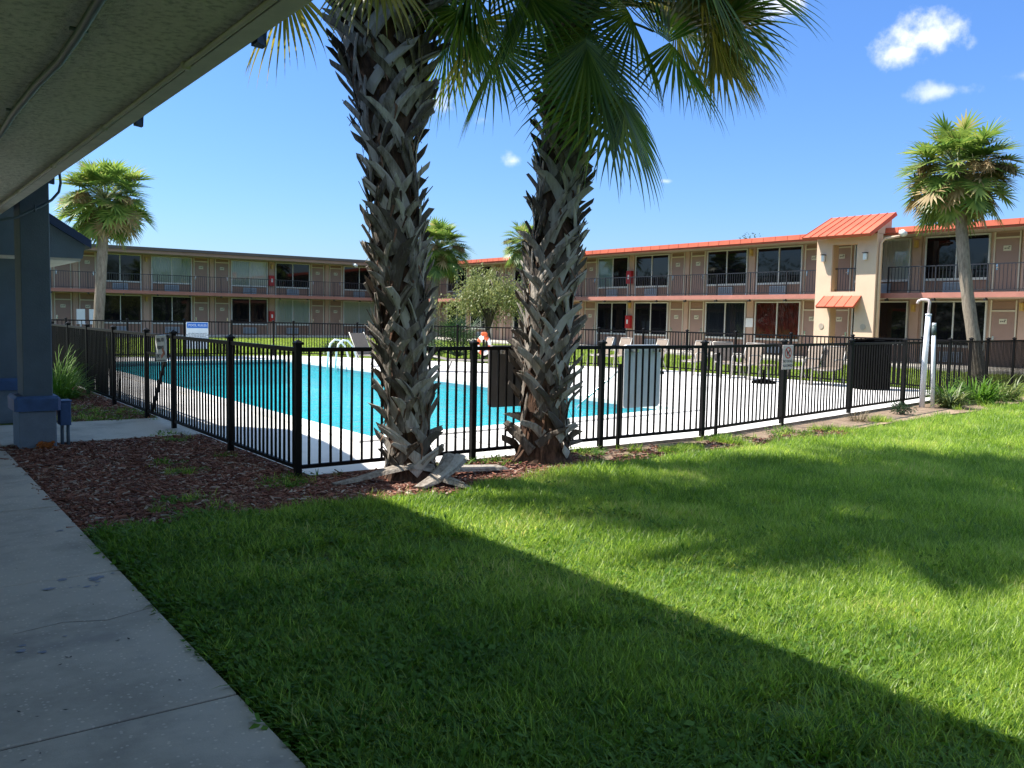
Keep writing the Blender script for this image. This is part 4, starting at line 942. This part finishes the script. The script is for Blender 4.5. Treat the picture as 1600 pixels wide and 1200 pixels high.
def far_palm(name, base, top, r0, r1, crown_r, label, seed, dry, n=46, bend_x=0, fruits=5):
    rn = random.Random(seed); e = empty(name,base,0,label,'palm','palms around the courtyard')
    B = Vector(base); T = Vector(top)-B; mb = MB(); pts = []; rr = []
    for i in range(15):
        t = i/14; p = T*t; p = p+Vector((bend_x*math.sin(t*math.pi),bend_x*-.5*math.sin(t*math.pi),0)); pts.append(p); rr.append((r0+(r1-r0)*t)*(1+.05*((i%2)-.5))+.06*math.exp(-t*14)+ .05*max(0,(t-.9)/.1))
    mb.tube(pts,rr,14); mb.build('trunk',M['palmtrunk'],e,True)
    mg = MB(); mpet = MB(); n = int(n*2.3)
    for i in range(n):
        t = i/(n-1); el0 = -50+114*t+rn.uniform(-10,10); az_ = i*2.39996+rn.uniform(-.25,.25)
        frond(mg,mpet,T+Vector((0,0,-.2+.25*t)),az_,R(el0),crown_r*(.50+.10*math.sin(3.14*t))*rn.uniform(.6,1.05),crown_r*.31*rn.uniform(.8,1.2),22,4,1.3,.6,rn,1 if rn.random() < dry*1.3*max(0,.62-t) else 0,crown_r*.042,155,True)
    cr = mg.build('crown',[M['frond_far'],M['frond_dry']],e); mpet.build('petioles',M['petiole'],cr,True)
    for k in range(fruits):
        mf = MB(); az_ = rn.uniform(0,6.28) if k > 2 else (-2.35,2.7,-1.25)[k]; h = Vector((math.cos(az_),math.sin(az_),0)); c0 = T+Vector((0,0,.1)); L_ = crown_r*rn.uniform(.66,.82)
        for j in range(320):
            s_ = rn.uniform(.55,1); p = c0+h*L_*s_+Vector((0,0,.30*s_-.45*s_*s_*L_*.6)); q = Vector((rn.gauss(0,.09),rn.gauss(0,.09),rn.gauss(-.14,.1)))*crown_r*.5
            u = Vector((rn.uniform(-1,1),rn.uniform(-1,1),0)).normalized()*.016*crown_r*.5; mf.add([p-u,p+u,p+q+u*.6,p+q-u*.6],[(0,1,2,3)])
        mf.build('fruit_cluster',M['fruit'],e)
far_palm('cabbage_palm',(6.25,32.5,-.05),(6.6,32.5,5.2),.17,.165,1.95,'slender pale trunked palm in front of the shaded wing',31,.5)
far_palm('cabbage_palm',(23.75,11.45,-.05),(23.7,12.35,5.62),.165,.145,1.85,'leaning palm with brown fruit clusters in front of the orange roofed wing',32,.55,54,-.12,7)
far_palm('cabbage_palm',(21.4,36,-.05),(21.9,36,4.7),.2,.18,1.85,'palm showing its crown just right of the first big trunk',33,.35)
far_palm('cabbage_palm',(28.5,38.2,-.05),(28.55,38,5.5),.2,.18,1.6,'palm almost hidden by the second big trunk',34,.5,36)
far_palm('cabbage_palm',(26.6,10.6,-.05),(26.75,10.25,5.05),.2,.18,1.5,'palm with few fronds above the orange roof by the leaning one',36,.4,30,0,0)
# ------------------------------------------------------------------ shrubs, trees
def leaves(mb, rn, c, rx, ry, rz, n, sz, hang=0, lance=2.2):
    for k in range(n):
        while True:
            v = Vector((rn.uniform(-1,1),rn.uniform(-1,1),rn.uniform(-1,1)))
            if .15 < v.length < 1: break
        p = Vector(c)+Vector((v.x*rx,v.y*ry,v.z*rz)); d = Vector((v.x*.8+rn.gauss(0,.5),v.y*.8+rn.gauss(0,.5),v.z*.4+rn.gauss(0,.5)-hang)).normalized()
        s_ = d.cross(Vector((rn.gauss(0,1),rn.gauss(0,1),rn.gauss(0,1)))).normalized(); l_ = sz*lance*rn.uniform(.6,1.2); w_ = sz*rn.uniform(.35,.6)
        mb.add([p,p+d*l_*.5-s_*w_*.5,p+d*l_,p+d*l_*.5+s_*w_*.5],[(0,1,2,3)])
rn = random.Random(77)
e = empty('weeping_tree',(18.7,27.2,-.05),0,'light green weeping tree behind the far fence, between the big palm trunks','tree')
mb = MB(); mb.tube([(0,0,0),(.05,0,.8),(-.05,.05,1.5),(.0,.0,2.3)],[.13,.10,.08,.04],10)
tips = []
for k in range(14):
    a = k*2.4; r0 = rn.uniform(.7,1.55); z1 = rn.uniform(2.3,3.45); p1 = Vector((r0*.5*math.cos(a),r0*.5*math.sin(a),z1)); p2 = Vector((r0*math.cos(a),r0*math.sin(a),z1-.25)); z0 = rn.uniform(.9,1.6)
    mb.tube([(0,0,z0),p1,p2],[.05,.03,.012],6); tips += [p1,p2,p1.lerp(p2,.5)]
mb.build('trunk',M['wood'],e,True)
mb = MB()
for t_ in tips:
    for q in range(10):
        c = t_+Vector((rn.gauss(0,.28),rn.gauss(0,.28),rn.gauss(.0,.14)))
        for s_ in range(22):      # hanging strands of narrow leaves
            p = c+Vector((rn.gauss(0,.07),rn.gauss(0,.07),-s_*.035+rn.gauss(0,.03))); d = Vector((rn.gauss(0,.6),rn.gauss(0,.6),-.6)).normalized(); u = d.cross(Vector((rn.gauss(0,1),rn.gauss(0,1),.3))).normalized(); l_ = rn.uniform(.07,.15); w_ = rn.uniform(.015,.028)
            mb.add([p,p+d*l_*.5-u*w_,p+d*l_,p+d*l_*.5+u*w_],[(0,1,2,3)])
for k in range(50):
    a = rn.uniform(0,6.28); p = Vector((rn.uniform(0,1.2)*math.cos(a),rn.uniform(0,1.2)*math.sin(a),3.2)); q = p+Vector((rn.gauss(0,.12),rn.gauss(0,.12),rn.uniform(.2,.55))); u = Vector((.008,.006,0)); mb.add([p-u,p+u,q],[(0,1,2)])
mb.build('crown',M['bush'],e)
e = empty('palmetto',(17.0,26.6,-.05),0,'dark green fan palm shrub left of the weeping tree','shrub')
mb = MB()
for k in range(26): frond(mb,mb,(0,0,.15),k*2.4,R(rn.uniform(15,80)),rn.uniform(.5,1.1),rn.uniform(.5,.65),20,4,.7,.6,rn,0,.035,140,True)
mb.build('crown',M['bush_dark'],e)
def shrub(x, y, rx, rz, label, m, n=900, sz=.05, ry=None):
    e = empty('shrub',(x,y,-.05),0,label,'shrub'); ry = ry or rx
    mb = MB(); 
    for k in range(7): a = k*.9; mb.tube([(0,0,0),(rx*.5*math.cos(a),ry*.5*math.sin(a),rz*1.1)],[.015,.006],5)
    mb.build('stem',M['wood'],e)
    mb = MB()
    for k in range(9): a = k*2.4; leaves(mb,rn,(rx*.55*math.cos(a)*rn.random(),ry*.55*math.sin(a)*rn.random(),rz*rn.uniform(.5,1.2)),rx*.55,ry*.55,rz*.55,n//9,sz)
    mb.build('foliage',M[m],e)
shrub(15.3,25.9,.55,.45,'dark rounded shrub behind the far fence left of the life ring','bush_dark')
shrub(13.6,29.6,.5,.4,'low dark shrub behind the first big trunk near the far fence','bush_dark')
shrub(26.9,18.4,.35,.25,'small shrub at the foot of the entry tower','bush_dark',400)
shrub(14.45,8.3,.26,.14,'small dark green bush at the fence left of the standpipe','bush_dark',500,.03)
def blades(name, x, y, n, ln, label, m, spread=.12, w_=.016, parent_cat='plant', up=.9):
    e = empty(name,(x,y,-.05),0,label,parent_cat)
    mb = MB()
    for k in range(n):
        a = rn.uniform(0,6.28); r0 = spread*math.sqrt(rn.random()); p = Vector((r0*math.cos(a),r0*math.sin(a),0)); a2 = a+rn.gauss(0,.6); el_ = rn.uniform(.55,1.45)*up
        d = Vector((math.cos(a2)*math.cos(el_),math.sin(a2)*math.cos(el_),math.sin(el_))); l_ = ln*rn.uniform(.55,1.1); s_ = Vector((-math.sin(a2),math.cos(a2),0)); vs = []
        for i in range(7):
            t = i/6; w2 = w_*(1-t)**.6*.5*(.6+.4*min(1,t*4)); vs += [p-s_*w2,p+s_*w2]; p = p+d*l_/6; d = (d+Vector((0,0,-.16-.25*t))).normalized()
        mb.add(vs,[(2*i,2*i+1,2*i+3,2*i+2) for i in range(6)])
    mb.build('foliage',M[m],e); return e
blades('strap_leaf_plant',16.55,8.55,190,.62,'yellow green strap leaf clump right of the standpipe','liriope',.16,.035)
blades('strap_leaf_plant',18.0,8.75,240,.72,'large dark green leafy clump at the fence, right of the yellow green one','weed',.28,.045)
blades('strap_leaf_plant',19.3,8.9,200,.70,'leafy clump at the far right edge of the bed','liriope',.25,.04)
blades('strap_leaf_plant',17.3,9.0,110,.62,'small green clump between the yellow green and the large dark clump','weed',.2,.045)
blades('grass_tuft',12.75,8.05,120,.30,'pale dry grass tuft at the foot of the fence gate post','straw',.10,.010)
blades('strap_leaf_plant',2.75,17.9,380,1.15,'arching spiky plant beside the side fence beyond the column','weed',.22,.018)
blades('strap_leaf_plant',2.55,16.6,300,.75,'bushy green plant in front of the spiky one by the side fence','weed',.3,.03)
# big leafy trees across the court, seen over the roofs and in the window glass
def big_tree(loc, h, rc, label, seed, n=5200, sz=.16):
    rn2 = random.Random(seed); e = empty('shade_tree',loc,0,label,'tree','leafy trees beyond the motel')
    mb = MB(); mb.tube([(0,0,0),(.1,0,h*.3),(0,.1,h*.55)],[.32,.25,.12],10)
    cs = []
    for k in range(16):
        a = k*2.4; r0 = rc*rn2.uniform(.25,.8); c = Vector((r0*math.cos(a),r0*math.sin(a),h*rn2.uniform(.5,.88))); cs.append(c); mb.tube([(0,0,h*rn2.uniform(.3,.5)),c*.6+Vector((0,0,h*.22)),c],[.12,.07,.03],6)
    mb.build('trunk',M['wood'],e,True); mb = MB()
    for c in cs: leaves(mb,rn2,c,rc*.38,rc*.38,h*.14,n//16,sz,.2,1.6)
    mb.build('crown',M['tree_leaf'],e)
big_tree((46,37.8,-.05),7.4,1.6,'leafy tree top showing over the orange roof',1,1800,.12)
big_tree((-16,33,-.05),9,4,'tall leafy tree beyond the near building, mirrored in the windows',2)
big_tree((-15,18,-.05),8.5,4,'broad leafy tree behind the covered walkway',3)
big_tree((-22,48,-.05),10,4.5,'tall tree at the far end of the shaded wing',4)
big_tree((12,-22,-.05),9,4.5,'leafy tree at the open end of the lawn',5)
big_tree((24,-18,-.05),9.5,4.5,'leafy tree beside the open end of the lawn, nearer the orange roofed wing',6)

rn3 = random.Random(8); mb = MB()
for k in range(90):
    t = k/89; x, y = (-30+rn3.uniform(-3,3), 5+115*t)
    leaves(mb,rn3,(x,y,rn3.uniform(1.5,6)),3.4,3.4,rn3.uniform(2.5,4.5),280,.6,.1,1.6)
for k in range(70):
    x, y = 0+80*k/69, -42+rn3.uniform(-3,3)
    leaves(mb,rn3,(x,y,rn3.uniform(1.5,6)),3.4,3.4,rn3.uniform(2.5,4.5),260,.6,.1,1.6)
tag(mb.build('distant_woods',M['tree_leaf']),kind='stuff')
# ------------------------------------------------------------------ grass, mulch (uncountable)
src = bpy.data.collections.new('scatter_sources')
def clump(name, fn, m):
    mb = MB(); fn(mb); me = bpy.data.meshes.new(name); me.from_pydata(mb.v,[],mb.f); me.materials.append(m); me.update()
    o = bpy.data.objects.new(name, me); return o
def coll(name, objs):
    c = bpy.data.collections.new(name)
    for o in objs: c.objects.link(o)
    return c
def grass_clump(seed, n=32, rad=.06, h=(.045,.115), w_=.0052, lean=(.1,.85), seg=3):
    def fn(mb):
        q = random.Random(seed)
        for k in range(n):
            a = q.uniform(0,6.283); r0 = rad*math.sqrt(q.random()); p = Vector((r0*math.cos(a),r0*math.sin(a),-.01)); a2 = q.uniform(0,6.283); le = q.uniform(*lean); l_ = q.uniform(*h)*1.15
            d = Vector((math.cos(a2)*math.sin(le),math.sin(a2)*math.sin(le),math.cos(le))); s_ = Vector((-math.sin(a2+q.gauss(0,.4)),math.cos(a2),0)).normalized(); vs = []; ww = w_*q.uniform(.7,1.3)
            for i in range(seg):
                t = i/seg; w2 = ww*.5*(1-t*.55); vs += [p-s_*w2,p+s_*w2]; p = p+d*l_/seg; d = (d+Vector((math.cos(a2)*.18,math.sin(a2)*.18,-.22))).normalized()
            vs.append(p); fs = [(2*i,2*i+1,2*i+3,2*i+2) for i in range(seg-1)]+[(2*seg-2,2*seg-1,2*seg)]; mb.add(vs,fs)
    return fn
def weed_clump(seed, n=22, rad=.10, sz=.034):
    def fn(mb):
        q = random.Random(seed)
        for k in range(n):
            a = q.uniform(0,6.283); r0 = rad*math.sqrt(q.random()); p = Vector((r0*math.cos(a),r0*math.sin(a),q.uniform(.01,.05)))
            d = Vector((math.cos(a+q.gauss(0,1)),math.sin(a+q.gauss(0,1)),q.uniform(-.1,.7))).normalized(); s_ = d.cross(Vector((q.gauss(0,.3),q.gauss(0,.3),1))).normalized(); l_ = sz*q.uniform(.6,1.3); w2 = l_*q.uniform(.22,.4)
            mb.add([p,p+d*l_*.45-s_*w2,p+d*l_,p+d*l_*.45+s_*w2],[(0,1,2,3)])
            if q.random() < .4: mb.add([Vector((p.x*.6,p.y*.6,-.01)),Vector((p.x*.6+.002,p.y*.6,-.01)),p],[(0,1,2)])
    return fn
def rosette(seed):
    def fn(mb):
        q = random.Random(seed)
        for k in range(15):
            a = q.uniform(0,6.283); el_ = q.uniform(.25,1.0); d = Vector((math.cos(a)*math.cos(el_),math.sin(a)*math.cos(el_),math.sin(el_))); p = Vector((0,0,0)); s_ = Vector((-math.sin(a),math.cos(a),0)); l_ = q.uniform(.09,.17); vs = []
            for i in range(5):
                t = i/4; w2 = .0075*(.5+1.2*t*(1-t)*2.2)*(1.02-t); vs += [p-s_*w2,p+s_*w2]; p = p+d*l_/4; d = (d+Vector((0,0,-.28))).normalized()
            mb.add(vs,[(2*i,2*i+1,2*i+3,2*i+2) for i in range(4)])
    return fn
def chip_clump(seed, n=16):
    def fn(mb):
        q = random.Random(seed)
        for k in range(n):
            c = Vector((q.uniform(-.07,.07),q.uniform(-.07,.07),q.uniform(.0,.022))); a = q.uniform(0,3.14); l_ = q.uniform(.012,.036); w2 = q.uniform(.004,.010)
            ax = Vector((math.cos(a),math.sin(a),q.uniform(-.35,.35)))*l_; ay = Vector((-math.sin(a),math.cos(a),q.uniform(-.4,.4)))*w2; mb.obox(c,ax,ay,ax.cross(ay).normalized()*q.uniform(.0015,.004))
    return fn
grasses = [clump('grass_clump',grass_clump(i),M['grass']) for i in range(5)]+[clump('grass_clump',grass_clump(20+i,20,.06,(.04,.075),.008,(.5,1.2)),M['grass']) for i in range(3)]
weeds = [clump('weed_clump',weed_clump(40+i),M['weed']) for i in range(4)]+[clump('weed_rosette',rosette(60+i),M['weed']) for i in range(3)]
straws = [clump('straw_clump',grass_clump(80+i,18,.07,(.05,.09),.003,(.9,1.5)),M['straw']) for i in range(2)]
farg = [clump('far_clump',grass_clump(90+i,30,.16,(.05,.11),.016,(.2,.8),2),M['far_grass']) for i in range(3)]
chips = [clump('chip_clump',chip_clump(100+i),M['chip']) for i in range(6)]
def scatter(name, pts, rots, scl, idx, c, kind='stuff', label=None, cat=None):
    me = bpy.data.meshes.new(name); me.from_pydata(pts,[],[])
    a = me.attributes.new('rot','FLOAT_VECTOR','POINT'); a.data.foreach_set('vector',np.array(rots,dtype=np.float32).ravel())
    a = me.attributes.new('scl','FLOAT','POINT'); a.data.foreach_set('value',np.array(scl,dtype=np.float32))
    a = me.attributes.new('idx','INT','POINT'); a.data.foreach_set('value',np.array(idx,dtype=np.int32))
    o = bpy.data.objects.new(name,me); col.objects.link(o); tag(o,label,cat,None,kind)
    g = bpy.data.node_groups.new(name+'_nodes','GeometryNodeTree'); g.interface.new_socket('Geometry',in_out='INPUT',socket_type='NodeSocketGeometry'); g.interface.new_socket('Geometry',in_out='OUTPUT',socket_type='NodeSocketGeometry')
    ni = g.nodes.new('NodeGroupInput'); no = g.nodes.new('NodeGroupOutput'); ip = g.nodes.new('GeometryNodeInstanceOnPoints'); ci = g.nodes.new('GeometryNodeCollectionInfo'); ci.inputs['Collection'].default_value = c; ci.inputs['Separate Children'].default_value = True; ci.inputs['Reset Children'].default_value = True
    ip.inputs['Pick Instance'].default_value = True
    for nm, dt, sk in (('rot','FLOAT_VECTOR','Rotation'),('scl','FLOAT','Scale'),('idx','INT','Instance Index')):
        na = g.nodes.new('GeometryNodeInputNamedAttribute'); na.data_type = dt; na.inputs['Name'].default_value = nm
        g.links.new([s for s in na.outputs if s.enabled and s.name == 'Attribute'][0], ip.inputs[sk])
    g.links.new(ni.outputs[0],ip.inputs['Points']); g.links.new(ci.outputs[0],ip.inputs['Instance']); g.links.new(ip.outputs[0],no.inputs[0])
    md = o.modifiers.new('scatter','NODES'); md.node_group = g; return o
def in_poly(x, y, poly):
    c = False; n = len(poly); j = n-1
    for i in range(n):
        (xi,yi),(xj,yj) = poly[i],poly[j]
        if (yi > y) != (yj > y) and x < (xj-xi)*(y-yi)/(yj-yi)+xi: c = not c
        j = i
    return c
def in_view(x, y, z=0, mg=.22):
    v = Vector((x,y,z-CH)); d = v.dot(fwd)
    return d > .5 and abs(v.dot(r_)/d) < .58+mg and abs(v.dot(u_)/d) < .436+mg
def edge_y(x):      # lawn's far edge
    T = [(1.1,6.42),(1.9,6.5),(2.6,6.5),(3.3,6.45),(4.0,6.4),(4.7,6.55),(5.4,6.75),(6.2,6.92),(6.6,7.0),(8.4,7.12),(9.6,7.2),(10.8,7.25),(12.2,7.5),(13.8,7.75),(15.2,7.95),(17,8.1),(19,8.5),(22,9.0),(30,10.3)]
    for (a,b_),(c,d) in zip(T,T[1:]):
        if a <= x <= c: return b_+(d-b_)*(x-a)/(c-a)
    return -9
rg = random.Random(5)
gp,gr,gs,gi = [],[],[],[]; wp,wr,ws,wi = [],[],[],[]; sp_,sr,ss,si = [],[],[],[]
def put(L4, x, y, z, s_, n, tilt=.12):
    L4[0].append((x,y,z)); L4[1].append((rg.gauss(0,tilt),rg.gauss(0,tilt),rg.uniform(0,6.283))); L4[2].append(s_); L4[3].append(rg.randrange(n))
GL,WL,SL = (gp,gr,gs,gi),(wp,wr,ws,wi),(sp_,sr,ss,si)
for _ in range(350000):
    # sample in polar coordinates about the viewpoint, so near blades are dense and far ones sparser
    rr = 1.6*(24/1.6)**rg.random(); th = rg.uniform(-.5,1.75); x = rr*math.sin(th); y = rr*math.cos(th)
    if x < 1.1 or x > 29 or not in_view(x,y,0,.42): continue
    if rg.random() > min(1,(rr/5.5)**.9): continue
    e_ = edge_y(x); wob = .22*noise.noise(Vector((x*2.3,y*2.3,3)))
    bare = noise.noise(Vector((x*1.1,y*1.1,9)))+.5*noise.noise(Vector((x*3.1,y*3.1,4)))
    if x > 6.2:
        lim = e_+.35 if bare > .28 else e_-.25          # grass creeps over the sand in tongues
        if y > lim+wob or y > 11: continue
        if any(abs(y-(q[1]+(x-q[0])*(r2_[1]-q[1])/(r2_[0]-q[0]))) < .05 for q,r2_ in zip(NEAR,NEAR[1:]) if q[0] <= x <= r2_[0]): continue
        if y > 7.6+max(0,(x-8.8))*.18: continue
    elif y > e_+wob: continue
    sc = 1.0+.035*max(0,rr-4)
    if x < 1.21+.04*noise.noise(Vector((y*4,0,0))): continue
    bp_ = noise.noise(Vector((x*.9,y*.9,21)))+.6*noise.noise(Vector((x*2.7,y*2.7,31)))
    thin = .2 if bp_ > (.34 if x < 3.4 else .44) else 1
    if rg.random() > thin:
        if rg.random() < .12: put(SL,x,y,-.045,sc,len(straws))
        continue
    left = math.exp(-max(0,x-1.1)/1.3)+(.35*max(0,noise.noise(Vector((x*.8,y*.8,55)))) if x < 3.3 else 0)
    if rg.random() < .52*left and rr < 8: put(WL,x,y,-.045,sc*rg.uniform(.8,1.25),len(weeds))
    elif rg.random() < .07+.12*max(0,noise.noise(Vector((x*.6,y*.6,91)))): put(SL,x,y,-.045,sc,len(straws))
    else: put(GL,x,y,-.05,sc*rg.uniform(.7,1.15)*(1+.28*noise.noise(Vector((x*1.3,y*1.3,77)))),len(grasses))
# tongues of weeds in the mulch and along the fence
for cx, cy, n, r0 in ((2.33,8.4,16,.10),(2.0,7.15,22,.10),(2.35,9.0,10,.1),(2.95,7.35,20,.10),(3.05,7.62,30,.16),(2.9,11.2,10,.1),(5.2,7.55,30,.22),(6.55,7.55,30,.25),(4.6,7.5,14,.12),(2.6,13.3,70,.4),(2.2,14.6,60,.4),(2.9,14.0,40,.3),(2.85,10.6,12,.1),(8.95,7.6,30,.2),(10.2,7.5,30,.3),(2.0,6.75,14,.2),(3.0,9.2,8,.08)):
    for k in range(n): put(WL if rg.random() < .55 else GL,cx+rg.gauss(0,r0),cy+rg.gauss(0,r0*.6),-.03,rg.uniform(.7,1.2),7)
# brown dry patches
for cx, cy in ((3.05,2.75),(2.0,4.05),(2.2,4.4),(6.35,4.9),(7.4,4.6),(2.9,2.5),(1.9,5.4),(4.4,3.0),(3.6,2.2)):
    for k in range(26): put(SL,cx+rg.gauss(0,.13),cy+rg.gauss(0,.1),-.035,rg.uniform(.9,1.4),len(straws))
scatter('grass',gp,gr,gs,gi,coll('grass_src',grasses))
scatter('weeds',wp,wr,ws,wi,coll('weed_src',weeds))
scatter('dry_grass',sp_,sr,ss,si,coll('straw_src',straws))
fl = ([],[],[],[])
for _ in range(26000):
    if rg.random() < .5: x, y = rg.uniform(20.4,29.1), rg.uniform(4,52)
    else: x, y = rg.uniform(0,29), rg.uniform(30.7,52.6)
    if not in_view(x,y,0,.1) or in_poly(x,y,DECK): continue
    if x < 28.7 and y < 11.2+(x-20)*.17 and x > 20.2 and y > 9.7+(x-20)*.17: continue
    put(fl,x,y,-.05,rg.uniform(.8,1.3),3)
for _ in range(5000):
    t = rg.random(); x, y = rg.uniform(12.6,20.4), rg.uniform(20,31)
    if in_poly(x,y,DECK) or not in_view(x,y): continue
    put(fl,x,y,-.05,rg.uniform(.6,1.0),3)
scatter('far_grass',*fl,coll('far_src',farg))
cl_ = ([],[],[],[])
for poly, n in ((MULCH,11000),(MULCH2,2600)):
    xs = [p[0] for p in poly]; ys = [p[1] for p in poly]; k = 0
    while k < n:
        x, y = rg.uniform(min(xs)-.05,max(xs)+.05), rg.uniform(min(ys)-.05,max(ys)); k += 1
        if in_poly(x,y+.12*noise.noise(Vector((x*3,y*3,1))),poly): put(cl_,x,y,-.032,rg.uniform(.7,1.3),6,.1)
for k in range(260): put(cl_,rg.uniform(6.2,12),rg.uniform(7.0,7.6),-.036,rg.uniform(.5,.9),6)
scatter('mulch',*cl_,coll('chip_src',chips))
